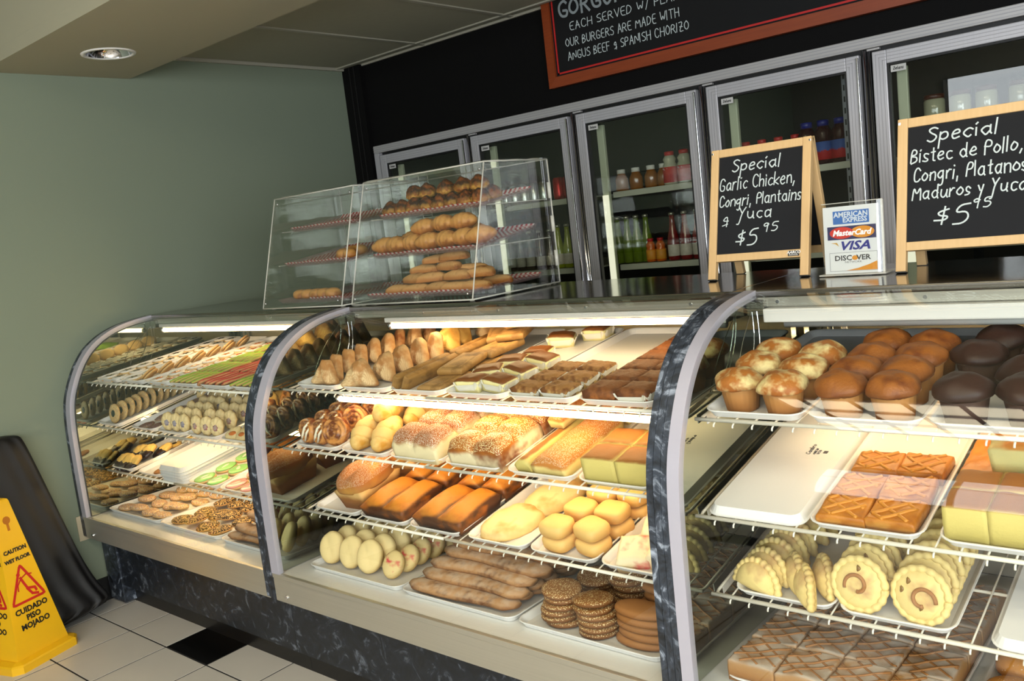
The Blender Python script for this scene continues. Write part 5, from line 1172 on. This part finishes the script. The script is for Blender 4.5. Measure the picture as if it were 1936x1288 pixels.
for i in range(4): put(PC, LOC(ci, 2, 2.425 + .100 * (i % 2), .060 + .09 * (i // 2), 0, j(.02)), 'yellow pound cake block, %s row from front, %s, sixth tray, %s' % (ORD[i // 2], ('left', 'right')[i % 2], where(ci, 2)), 'yellow pound cake blocks')
put(LR[1], LOC(ci, 2, 2.47, .40, .0, .12), 'orange cake roll behind the pound cake, sixth tray, middle case', None)
for k in range(6): tray(ci, 2, c1(k), .008, 'white tray of ' + ('glazed danish and swirls', 'pale yellow rolls', 'sugar dusted breads', 'sesame topped breads', 'orange cake rolls', 'pound cake blocks')[k])
# third shelf
def heartloaf(seed=0):
    def fn(x, y, z):
        k = math.exp(-(x / .017) ** 2)
        if z > 0: z *= 1 - .34 * k * (1 - (y / .13) ** 2)
        return [x, y, z]
    d_ = blob(.074, .108, .064, .8, .8, 34, 20, .006, 18, seed, .40, fn); d_.transform(Matrix.Translation((0, 0, .052)))
    return d_
LV = [K('domed_brown_loaf', 'bread', heartloaf(s), F_loaf, [('loaf_base', hblock(.132, .196, lambda x, y: .075, 8, 8, name='lb', flare=.20), F_lbase)]) for s in range(2)]
put(LV[0], LOC(ci, 3, 1.335, .135, 0, .05), 'large sugar dusted domed loaf at the front of the leftmost tray, middle case third shelf', None)
put(LV[1], LOC(ci, 3, 1.32, .36, 0, .3), 'domed loaf behind the large front loaf, middle case third shelf', None)
put(LV[0], LOC(ci, 3, 1.31, .545, 0, -.2), 'rearmost domed loaf of the leftmost tray, middle case third shelf', None)
def mini(seed=0):
    def f(x, y):
        u = (abs(x) - .052) / .05; v_ = 2 * y / .20
        z = .046 + .028 * max(0, 1 - u * u) * max(0, 1 - v_ ** 4) ** .8
        z += .006 * math.exp(-(u * 5 + .3 * math.sin(y * 40)) ** 2) * (1 - v_ * v_) if abs(v_) < 1 else 0
        return z + .002 * nz((x, y, 0), 30, seed)
    return hblock(.208, .20, f, 26, 18, name='mini', flare=.12)
MN = [K('twin_loaf_cake', 'cake', mini(s), F_mini) for s in range(2)]
for t_, xx in ((1, c1(1) + .003), (2, c1(2) + .018)):
    for i in range(3): put(MN, LOC(ci, 3, xx, .115 + .208 * i, 0, j(.02)), 'golden twin loaf cake, %s from front, %s, %s' % (ORD[i], tname(t_), where(ci, 3)), 'golden twin loaf cakes')
def emp(rx, ry, seed=0):
    m_ = slab(circle(rx, 34, .012, 17, ry), .012, .040, amp=.003, fr=20, seed=seed, rings=(.93, .86, .7, .5, .25), top=lambda x, y: .002 * math.sin(x * 60 + y * 90)); return m_
EM = [K('flat_pale_pie', 'pastry', emp(.083, .108, s), F_emp, [('steam_hole', TF((.01, .02, .0365), slab(circle(.007, 10, .2, 3, .004), .001, .0022, rings=(.5,))), F_jamd if False else simple('brown_hole%d' % s, (110, 70, 30), .6))]) for s in range(2)]
for i, (x, v, w_, ya) in enumerate(((1.985, .125, .0, -.25), (2.035, .275, .010, -.35), (2.02, .43, .012, -1.2))):
    put(EM[i % 2], LOC(ci, 3, x, v, w_, ya, .05 if i else 0), 'large flat pale pie, %s from front, fourth tray, %s' % (ORD[i], where(ci, 3)), 'large flat pale pies')
PL = [K('pillow_cookie', 'cookie', blob(.046, .041, .024, .55, .6, 20, 12, .003, 20, s, .85), F_pill) for s in range(3)]
q_ = 0
for i, (x, v, w_) in enumerate(((2.205, .065, 0), (2.205, .065, .042), (2.31, .075, 0), (2.312, .078, .043), (2.215, .165, 0), (2.217, .165, .042), (2.32, .175, 0), (2.318, .172, .043), (2.23, .265, 0), (2.23, .265, .042), (2.325, .28, 0), (2.325, .275, .043), (2.24, .37, 0), (2.33, .375, 0))):
    put(PL, LOC(ci, 3, x, v, w_, j(.2) - .2), 'pillow shaped golden cookie, %s, %s pair from front, fifth tray, %s' % ('left' if i == 12 else 'right' if i == 13 else 'upper' if w_ else 'lower', ORD[i // 2], where(ci, 3)), 'pillow shaped cookies')
RS = [K('red_dusted_square', 'pastry', hblock(.085, .085, lambda x, y: .038 + .012 * math.cos(x * 18) * math.cos(y * 18) + .004 * nz((x, y, 0), 40, s), 10, 10, name='rs', flare=-.05), F_redsq) for s in range(2)]
for i, (x, v, w_, ya) in enumerate(((2.445, .075, .0, .3), (2.53, .09, .0, .1), (2.47, .17, .02, .2), (2.55, .18, .0, .0), (2.46, .27, 0, .1), (2.54, .28, .02, .3))):
    put(RS, LOC(ci, 3, x, v, w_, ya, .35 if i in (0, 2) else .1), 'white puff square dusted red, %s from front, sixth tray, %s' % (ORD[i], where(ci, 3)), 'red dusted puff squares')
for k in range(6): tray(ci, 3, c1(k) + (.012 if k > 2 else 0), .008, 'white tray of ' + ('domed brown loaves', 'golden twin loaf cakes at left', 'golden twin loaf cakes at right', 'flat pale pies', 'pillow cookies', 'red dusted squares')[k])
# deck
OV = [K('oval_bun', 'bun', slab([(x, y + .056) for x, y in circle(.046, 24, .01, 3, .056)], .018, .034, amp=.002, seed=s, rings=(.93, .8, .6, .3), top=lambda x, y: -.004 * math.exp(-((x + y * .4 - .02) * 90) ** 2)), F_oval) for s in range(3)]
OVR = [K('red_dusted_bun', 'bun', slab([(x, y + .046) for x, y in circle(.038, 24, .01, 3, .046)], .016, .030, amp=.002, seed=s + 4, rings=(.93, .8, .6, .3)), F_ovalr) for s in range(3)]
for c_, x in enumerate((1.232, 1.332, 1.430)):
    rowfb(OV, ci, 0, x, .135, .56, 8, 'pale oval bun on edge', COLN[3][c_] + ', leftmost tray', w_=.002, pitch=math.radians(66), yaw=.35, jy=.15)
rowfb(OVR, ci, 0, 1.535, .135, .50, 7, 'red dusted oval bun', 'right row, leftmost tray', w_=.002, pitch=math.radians(52), yaw=.25, jy=.1)
for i, (x, v) in enumerate(((1.50, .50), (1.56, .56), (1.47, .60))): put(OVR, LOC(ci, 0, x, v, .03, 0, .3), 'red dusted bun lying flat, %s from front, leftmost deck tray, middle case' % ORD[i], 'flat red dusted buns')
CR2 = [K('long_sugared_pastry', 'pastry', crul(.41, .040, s + 10, .008), F_crul) for s in range(4)]
k_ = 0
for lay in range(5):
    for i in range(6 - lay):
        put(CR2[(lay + i) % 4], LOC(ci, 0, 1.865 + .012 * lay + j(.010), .130 + .066 * i + .036 * lay, .004 + .0235 * lay, j(.03)), 'long sugar dusted pastry, %s layer, %s from front, %s' % (ORD[lay], ORD[i], where(ci, 0)), 'long sugared pastries in the middle case')
for i in range(3): put(CR2[i], LOC(ci, 0, 2.02, .50 + .06 * i, .02 + .03 * i, .4), 'long sugar dusted pastry at the back, %s up, middle case deck' % ORD[i], 'rear sugared pastries')
SEC = [K('round_sesame_cookie', 'cookie', slab(circle(.056, 26, .01, 3), .011, .017, amp=.0015, seed=s, rings=(.93, .8, .5)), F_rses) for s in range(3)]
STX = [((2.215, .155), 6, 'front left'), ((2.335, .150), 6, 'front right'), ((2.235, .295), 5, 'middle left'), ((2.345, .30), 7, 'middle right'), ((2.25, .45), 5, 'rear left'), ((2.36, .46), 6, 'rear right')]
for (x, v), n_, nm_ in STX:
    for i in range(n_): put(SEC, LOC(ci, 0, x + j(.006), v + j(.006), .003 + .0165 * i, j(3), (.10 if i == n_ - 1 else .02)), 'round sesame cookie, %s up in %s stack, %s' % (ORD[i], nm_, where(ci, 0)), 'stacked sesame cookies')
BO = [K('brown_oval_cookie', 'cookie', slab(circle(.078, 26, 0, 3, .042), .012, .022, amp=.0015, seed=s, rings=(.93, .8, .5)), F_bov) for s in range(3)]
for (x, v), n_, nm_ in (((2.475, .150), 5, 'front'), ((2.50, .245), 6, 'middle'), ((2.51, .35), 7, 'rear')):
    for i in range(n_): put(BO, LOC(ci, 0, x + j(.008), v + j(.004), .003 + .0205 * i, j(.12)), 'smooth brown oval cookie, %s up in %s stack, %s' % (ORD[i], nm_, where(ci, 0)), 'stacked brown oval cookies')
for x, d_ in ((1.395, 'white deck tray of pale oval buns'), (1.862, 'white deck tray of long sugared pastries, middle'), (2.335, 'white deck tray of sesame and oval cookies')): tray(ci, 0, x, .075, d_, w_=.462, l_=.66)

# ------------------------------------------------------------------ RIGHT CASE
ci = 2
c2 = lambda k: 2.70 + .118 + .236 * k
def muffin(topm, cupm, seed, cheese=False):
    n = 44; cup = MB().lathe([(.0315, 0), (.034, .002), (.038, .028), (.0425, .056), (.0420, .058)], n, fn=lambda r, z, th: (r * (1 + (.05 if z > .001 else 0) * math.sin(th * 22 + 1.57)), z)).me('cup', True)
    tp = blob(.0545, .0545, .036, 1.0, 1.0, 28, 16, .008, 30, seed, .38); tp.transform(Matrix.Translation((0, 0, .048)))
    return K('muffin', 'muffin', tp, topm, [('paper_cup', cup, cupm)])
MU = [muffin(F_muf, F_cup, s) for s in range(4)]; MUB = [muffin(F_mufb, F_cup, s + 5) for s in range(4)]; MUC = [muffin(F_mufc, F_cupc, s + 11) for s in range(3)]
for i, (x, v) in enumerate(((2.775, .070), (2.880, .055), (2.772, .180), (2.885, .160), (2.775, .290), (2.890, .262))):
    put(MU[i % 4], LOC(ci, 1, x, v, 0, j(3)), 'cheese topped muffin, %s row from front, %s side, leftmost tray, %s' % (ORD[i // 2], ('left', 'right')[i % 2], where(ci, 1)), 'cheese topped muffins')
for i in range(8):
    put(MUB[i % 4], LOC(ci, 1, 3.005 + .103 * (i % 2) + j(.004), .058 + .098 * (i // 2), 0, j(3)), 'plain brown muffin, %s row from front, %s side, %s' % (ORD[i // 2], ('left', 'right')[i % 2], where(ci, 1)), 'plain brown muffins')
for i, (x, v) in enumerate(((3.235, .060), (3.345, .062), (3.325, .165), (3.215, .275), (3.345, .285), (3.235, .39), (3.34, .40))):
    put(MUC[i % 3], LOC(ci, 1, x, v, 0, j(3)), 'dark chocolate muffin, %s from front, third tray, %s' % (ORD[i], where(ci, 1)), 'dark chocolate muffins')
for i in range(4): put(MUB[i], LOC(ci, 1, 3.48 + .105 * (i % 2), .07 + .12 * (i // 2), 0, j(3)), 'brown muffin beyond the chocolate ones, %s from front, %s' % (ORD[i], where(ci, 1)), 'far brown muffins')
for k in range(5): tray(ci, 1, c2(k), .008, 'white tray ' + ('of cheese topped muffins', 'of plain brown muffins', 'of dark chocolate muffins', 'of a few more brown muffins', 'standing empty at the far end')[k])
# second shelf: upside down tray with moulded mark
t_ = tray(ci, 2, c2(0) + .002, .010, 'upside down empty white tray with small printed mark', inv=True)
mk_ = MB(); ribbon(mk_, writing('Cambro', .011, 0, 0, .2), .0012, 0)
for i_, s_ in enumerate(('NSF', 'MADE IN USA', 'CAMTRAY')):
    pass
ribbon(mk_, writing('MADE IN', .006, .002, -.012, 0), .0010, 0); ribbon(mk_, writing('U S A', .006, .005, -.021, 0), .0010, 0); mk_.box(.010, .022, -.0001, .0005, -.038, -.028)
mm_ = mk_.me('mark'); mm_.transform(Matrix.Rotation(-PI / 2, 4, 'X')); mm_.transform(Matrix.Rotation(PI / 2, 4, 'Z'))
mo = ob('printed_mark', mm_, t_, mat=simple('grey_ink', (70, 70, 76), .6)); mo.matrix_local = Matrix.Translation((-.024, .285, -.0009)) @ Matrix.Rotation(PI, 4, 'Y')
def latt(w_, l_, h, seed, amp=.0022): 
    a = .041
    return hblock(w_, l_, lambda x, y: h + amp * max(math.exp(-(((x + y + seed * .01) % a - a / 2) * 200) ** 2), math.exp(-(((x - y + seed * .013) % a - a / 2) * 200) ** 2)) + .007 * nz((x, y, 0), 17, seed), 24, 24, name='latt', r=.003)
def lstrips(w_, l_, h, seed, r_=.0042, n_=3):
    m = MB(); q = random.Random(seed)
    for sg in (1, -1):
        for k in (-1, 0, 1):
            c = k * .040 + q.uniform(-.007, .007) + (.01 if sg > 0 else -.006); pts = []
            for i in range(33):
                t = i / 32 - .5; x = t * (w_ + l_); y = sg * (x * (.8 + q.uniform(-.02, .02)) ) + c
                if abs(x) < w_ / 2 - .003 and abs(y) < l_ / 2 - .003: pts.append((x, y, h + .0012 + (.0015 if sg > 0 else 0) + .007 * nz((x, y, 0), 17, seed)))
            if len(pts) > 1: m.tube(pts, r_, 6)
    m.V = [(x, y, h + (z - h) * .75) for x, y, z in m.V]
    return m.me('strips', True)
LS = [K('glazed_lattice_pastry', 'pastry', latt(.096, .088, .026, s, .0), F_stru, [('dough_strips', lstrips(.096, .088, .0250, s, .0045), F_stru2)]) for s in range(3)]
for i, (x, v, ya, w_) in enumerate(((3.005, .070, .05, 0), (3.105, .075, -.05, .002), (3.005, .165, -.03, 0), (3.103, .168, .06, .004), (3.01, .275, .05, 0), (3.105, .28, -.04, 0))):
    put(LS, LOC(ci, 2, x, v, w_, ya), 'glazed lattice pastry square, %s row from front, %s, %s' % (ORD[i // 2], ('left', 'right')[i % 2], where(ci, 2)), 'glazed lattice squares')
tray(ci, 2, c2(1) + .002, .008, 'white tray of glazed lattice squares')
CY = [K('yellow_cake_block', 'cake', hblock(.075, .075, lambda x, y: .083 + .003 * nz((x, y, 0), 40, s), 8, 8, name='cy'), F_pound) for s in range(3)]
for i in range(10):
    r_, c_ = divmod(i, 5)
    put(CY, LOC(ci, 2, 3.245 + .0765 * c_, .060 + .0765 * r_, 0, 0), 'tall yellow cake block, %s row from front, %s from left, %s' % (ORD[r_], ORD[c_], where(ci, 2)), 'tall yellow cake blocks')
BG = K('large_cake_slab', 'cake', hblock(.30, .085, lambda x, y: .088 + .006 * math.sin(x * 55) * (y < 0) + .003 * nz((x, y, 0), 30, 2), 30, 8, name='bg', flare=.05), F_cakeo)
put(BG, LOC(ci, 2, 3.395, .275, .022, 0, .10), 'large orange crusted yellow cake slab raised behind the blocks', None)
put(K('orange_lattice_sheet', 'pastry', latt(.085, .25, .03, 4), F_stru), LOC(ci, 2, 3.225, .32, 0, 0), 'orange lattice pastry sheet left of the large cake slab', None)
for i in range(4): put(CY, LOC(ci, 2, 3.30 + .085 * i, .50, 0, j(.1)), 'yellow cake block at the back, %s from left, %s' % (ORD[i], where(ci, 2)), 'rear yellow cake blocks')
tray(ci, 2, 3.415, .008, 'wide white tray of tall yellow cakes', w_=.44); tray(ci, 2, 3.78, .008, 'empty white tray at the far end', w_=.228)
# third shelf
def rope(pts, r, tw=14, amp=.35):
    m = MB(); n = len(pts); m.tube(pts, [r * (1 + amp * abs(math.sin(i * tw / n * PI))) for i in range(n)], 8); return m
def moon(seed=0):
    o_ = [(.060 * math.cos(PI * i / 20), .062 * math.sin(PI * i / 20) + .004) for i in range(21)]
    b_ = slab(resample(o_ + [(-.03, 0), (0, -.003), (.03, 0)], 34), .012, .038, amp=.002, fr=20, seed=seed, rings=(.93, .85, .7, .5, .25))
    p = [(.061 * math.cos(PI * i / 60), .063 * math.sin(PI * i / 60) + .004, .013) for i in range(61)]
    return K('crimped_turnover', 'pastry', b_, F_moon, [('crimped_edge', rope(p, .0065, 13, .55).me('rope', True), F_moon)])
MO = [moon(s) for s in range(3)]
def rnd_pie(seed=0):
    b_ = slab([(x, y + .056) for x, y in circle(.054, 34)], .014, .030, amp=.002, fr=20, seed=seed, rings=(.93, .86, .7, .4))
    p = [(.054 * math.cos(2 * PI * i / 80), .054 * math.sin(2 * PI * i / 80) + .056, .016) for i in range(81)]
    sx, sy, s0 = ((1, 0, 3.5), (-1, -.006, 3.2), (1, 0, .6))[seed]
    sw = [(sx * .027 * math.cos(s0 - 5 * t) * (1 - .55 * t) + (.008 if seed == 1 else 0), .056 + sy + .027 * math.sin(s0 - 5 * t) * (1 - .55 * t), .0285 + .002 * t) for t in [i / 20 for i in range(21)]]
    kids = [('crimped_edge', rope(p, .0062, 18, .5).me('rope', True), F_moon), ('dough_swirl', rope(sw, .0042, 0, 0).me('sw', True), F_latt)]
    for (hx, hy) in (((.002, .092),), ((-.022, .082), (-.034, .062), (.006, .034)), ((.02, .08),))[seed]:
        kids.append(('filling_hole', TF((hx, hy, .0268), slab(circle(.0045, 10, .2, 3, .007), .001, .0025, rings=(.5,))), F_hole))
    return K('round_crimped_pie', 'pastry', b_, F_moon, kids)
F_hole = simple('amber_filling', (120, 84, 16), .3)
RP = [rnd_pie(s) for s in range(3)]
P70 = math.radians(70)
for i in range(8): put(MO, LOC(ci, 3, 2.790 + .004 * i, .045 + .046 * i, .0, -.28 + j(.1), P70), 'crimped half moon pastry standing, %s from front, left row, %s' % (ORD[i], where(ci, 3)), 'crimped half moon pastries')
for i, (x, v) in enumerate(((2.905, .052), (2.868, .090), (2.93, .10))): put(MO, LOC(ci, 3, x, v, 0, -1.0, math.radians(78)), 'crimped half moon pastry turned sideways, %s, %s' % (ORD[i], where(ci, 3)), 'sideways half moons')
for i in range(3): put(MO, LOC(ci, 3, 2.86 + .07 * i, .42 + .03 * i, 0, .6 * i, 0), 'half moon pastry lying flat at the back, %s, %s' % (ORD[i], where(ci, 3)), 'flat half moons')
for c_, x in enumerate((3.018, 3.140)):
    for i in range(7): put(RP[c_] if i == 0 else RP, LOC(ci, 3, x, .045 + .048 * i, .0, (-.12 if c_ else -.1) + j(.08), P70), 'round crimped pie on edge, %s from front, %s row, %s' % (ORD[i], ('left', 'right')[c_], where(ci, 3)), 'round crimped pies on edge')
tray(ci, 3, 2.855, .008, 'white tray of crimped half moon pastries', w_=.232); tray(ci, 3, 3.093, .008, 'white tray of round crimped pies', w_=.232)
tray(ci, 3, 3.385, .008, 'upside down white tray right of the round pies', w_=.24, inv=True); tray(ci, 3, 3.64, .008, 'empty white tray at the far right', w_=.228)
# deck
SL = [K('sugar_dusted_lattice_pastry', 'pastry', latt(.108, .125, .048, s + 6, .0), F_slat, [('dough_strips', lstrips(.108, .125, .0472, s + 6, .0032, 3), F_latt)]) for s in range(4)]
for r_ in range(5):
    for c_ in range(4):
        put(SL, LOC(ci, 0, 2.790 + .1105 * c_, .155 + .126 * r_ + j(.002), .003, j(.02)), 'sugar dusted lattice square, %s row from front, %s from left, %s' % (ORD[r_], ORD[c_], where(ci, 0)), 'sugar dusted lattice squares')
tray(ci, 0, 2.955, .085, 'white deck tray of sugar dusted lattice squares', w_=.462, l_=.66)
EG = [K('egg_glazed_roll', 'bread', blob(.052, .052, .03, .9, 1, 22, 12, .003, 20, s, .5), F_egg) for s in range(2)]
for i in range(12): put(EG, LOC(ci, 0, 3.27 + .11 * (i % 3), .17 + .115 * (i // 3), .003, j(3)), 'shiny egg glazed roll, %s row from front, %s from left, %s' % (ORD[i // 3], ORD[i % 3], where(ci, 0)), 'egg glazed rolls')
tray(ci, 0, 3.43, .085, 'white deck tray of egg glazed rolls', w_=.44, l_=.66)

# ------------------------------------------------------------------ inside the acrylic boxes
M_check = bpy.data.materials.new('red_check_paper'); M_check.use_nodes = True
_t = M_check.node_tree; _b = _t.nodes['Principled BSDF']; _tc = N(_t, 'ShaderNodeTexCoord'); _ck = N(_t, 'ShaderNodeTexChecker'); _ck.inputs['Scale'].default_value = 90
_ck.inputs[1].default_value = rgb((226, 214, 208)); _ck.inputs[2].default_value = rgb((178, 52, 56)); _t.links.new(_tc.outputs['Object'], _ck.inputs[0]); _t.links.new(_ck.outputs[0], _b.inputs['Base Color']); _b.inputs['Roughness'].default_value = .7
M_clear = simple('clear_tray_plastic', (170, 140, 138), .2); M_clear.node_tree.nodes['Principled BSDF'].inputs['Alpha'].default_value = .35
def atray(x0, x1, y0, y1, z, tilt_, label, paper=(0, 1)):
    r = empty('pastry_tray', None or (0, 0, 0), label, 'tray', 'clear trays in the acrylic boxes', M=Matrix.Translation(((x0 + x1) / 2, y0, z)) @ Matrix.Rotation(tilt_, 4, 'X'))
    W_ = x1 - x0; D_ = y1 - y0; me = pan_mesh(W_, D_, .016); me.materials.clear(); ob('tray_body', me, r, mat=M_clear)
    pa, pb = -W_ / 2 + .02 + (W_ - .04) * paper[0], -W_ / 2 + .02 + (W_ - .04) * paper[1]
    m = MB(); nx_ = 14; V = []
    for i in range(nx_ + 1):
        x = pa + (pb - pa) * i / nx_
        for q, (y, dz) in enumerate(((.006, .020), (.016, .008), (.03, .006), (D_ - .03, .006), (D_ - .012, .018))): V.append((x, y, dz + .0012 * math.sin(i * 1.3 + q)))
    F = [(i * 5 + q, i * 5 + q + 1, i * 5 + q + 6, i * 5 + q + 5) for i in range(nx_) for q in range(4)]
    o = ob('checked_liner', mk('paper', V, F), r, mat=M_check); s = o.modifiers.new('s', 'SOLIDIFY'); s.thickness = .0006
    return r
AX = .16
def AL(x, y, z, t_, dy=0, dz=0, yaw=0, pitch=0): return Matrix.Translation((x, y, z)) @ Matrix.Rotation(t_, 4, 'X') @ Matrix.Translation((0, dy, dz + .009)) @ Matrix.Rotation(yaw, 4, 'Z') @ Matrix.Rotation(pitch, 4, 'X')
T1, T2, T3 = (.60, 1.585), (.545, 1.445), (.49, 1.305)   # front edge y, z of the three tray levels
for bx0, bx1, bn in ((.60, 1.05, 'left'), (1.155, 1.70, 'right')):
    for (yy, zz), ln, pp in ((T1, 'top', (0, 1)), (T2, 'middle', (0, 1)), (T3, 'bottom', (.5 if bn == 'left' else 0, 1))):
        atray(bx0, bx1, yy, .90, zz, .14 if ln != 'bottom' else .03, 'clear tray with red checked paper, %s level, %s acrylic box' % (ln, bn), pp)
def macar(seed):
    def fn(x, y, z):
        th = math.atan2(y, x); k = 1 + .12 * math.sin(th * 9 + z * 160 + seed); t = max(0, z) / .034
        return [x * k * (1 - .55 * t * t), y * k * (1 - .55 * t * t), z * 1.12]
    return blob(.034, .034, .034, .9, 1, 30, 16, .004, 60, seed, .45, fn)
MC = [K('toasted_macaroon', 'macaroon', macar(s), F_mac) for s in range(4)]
mi = 0
for i, x in enumerate((1.20, 1.262, 1.325, 1.39, 1.455, 1.52, 1.585, 1.645)):
    put(MC, AL(x, T1[0], T1[1], .14, .05 + j(.005), 0, j(3)), 'toasted macaroon in the front row, %s from left, upper tray' % ORD[i], 'toasted macaroons')
for i, x in enumerate((1.28, 1.345, 1.43, 1.50, 1.575, 1.64)):
    put(MC, AL(x, T1[0], T1[1], .14, .12 + j(.01), .0, j(3)), 'toasted macaroon in the second row, %s from left, upper tray' % ORD[i], 'toasted macaroons')
for i, (x, dy) in enumerate(((1.305, .085), (1.37, .085), (1.55, .085), (1.625, .085), (1.46, .09))):
    put(MC, AL(x, T1[0], T1[1], .14, dy, .042, j(3)), 'toasted macaroon piled on top, %s from left, upper tray' % ORD[i], 'toasted macaroons')
def croissant(seed=0, l=.13, r=.034):
    m = MB(); n = 21; P = []; R_ = []
    for i in range(n):
        t = i / (n - 1); a = (t - .5) * 1.5; P.append((l * .62 * math.sin(a), -l * .25 * (1 - math.cos(a)) * 1.6, 0)); R_.append(r * (.22 + .78 * math.sin(PI * t) ** .8) * (1 + .10 * abs(math.sin(t * PI * 5 + seed))))
    m.tube(P, R_, 14); V = [(x, y, z * .85) for x, y, z in m.V]; zm = min(v[2] for v in V); return mk('croissant', [(x, y, z - zm) for x, y, z in V], m.F, True)
CS = [K('golden_croissant', 'croissant', croissant(s), F_croi) for s in range(3)]
for i, (x, dy, dz, ya) in enumerate(((1.195, .06, 0, .3), (1.265, .05, 0, -.2), (1.345, .06, 0, .1), (1.43, .055, 0, .3), (1.51, .06, 0, -.2), (1.59, .07, 0, .2), (1.655, .08, 0, .5), (1.25, .15, 0, .2), (1.35, .15, 0, -.2), (1.45, .16, .0, .2), (1.56, .16, 0, 0), (1.38, .10, .045, .3), (1.475, .10, .05, -.1), (1.56, .11, .048, .2))):
    put(CS, AL(x, T2[0], T2[1], .14, dy, dz, ya), 'golden croissant, %s in the pile, middle tray of right acrylic box' % ORD[i], 'golden croissants')
def turn(seed=0): return slab(resample([(.065 * math.cos(PI * i / 16), .06 * math.sin(PI * i / 16)) for i in range(17)] + [(0, -.004)], 28), .010, .030, amp=.004, fr=25, seed=seed, rings=(.93, .8, .55, .25))
TU = [K('baked_turnover', 'pastry', turn(s), F_turn) for s in range(3)]
for i, (x, dy, dz, ya, pi_) in enumerate(((1.29, .05, 0, .1, .1), (1.385, .05, 0, .3, 0), (1.48, .055, 0, -.1, .1), (1.575, .05, 0, .2, 0), (1.66, .06, 0, .1, 0), (1.31, .15, 0, .5, 0), (1.42, .16, 0, 0, 0), (1.54, .17, 0, .4, 0), (1.64, .19, 0, .2, 0), (1.33, .09, .03, -.2, .2), (1.43, .09, .032, .4, .1), (1.54, .10, .032, 0, .2), (1.37, .12, .062, .2, .1), (1.48, .12, .066, -.2, .15), (1.57, .15, .05, .5, 0), (1.52, .12, .10, .1, .1), (1.45, .12, .095, .4, 0), (1.63, .12, .035, .1, .2))):
    put(TU, AL(x, T3[0], T3[1], .03, dy, dz, ya, pi_), 'baked turnover, %s in the pile, bottom tray of right acrylic box' % ORD[i], 'baked turnovers')
SR = [K('small_brown_roll', 'bread', blob(.033, .03, .026, .8, .9, 18, 10, .004, 30, s, .5), F_croi) for s in range(2)]
for i in range(5): put(SR, AL(.70 + .052 * i, T3[0], T3[1], .03, .06, 0, j(1)), 'small brown roll in the left acrylic box, %s from left' % ORD[i], 'small brown rolls')
for i in range(4): put(SR, AL(.95 + .04 * (i % 2), T2[0], T2[1], .14, .05 + .05 * (i // 2), 0, j(1)), 'small roll on the middle tray of left acrylic box, %s' % ORD[i], 'small rolls, middle tray')
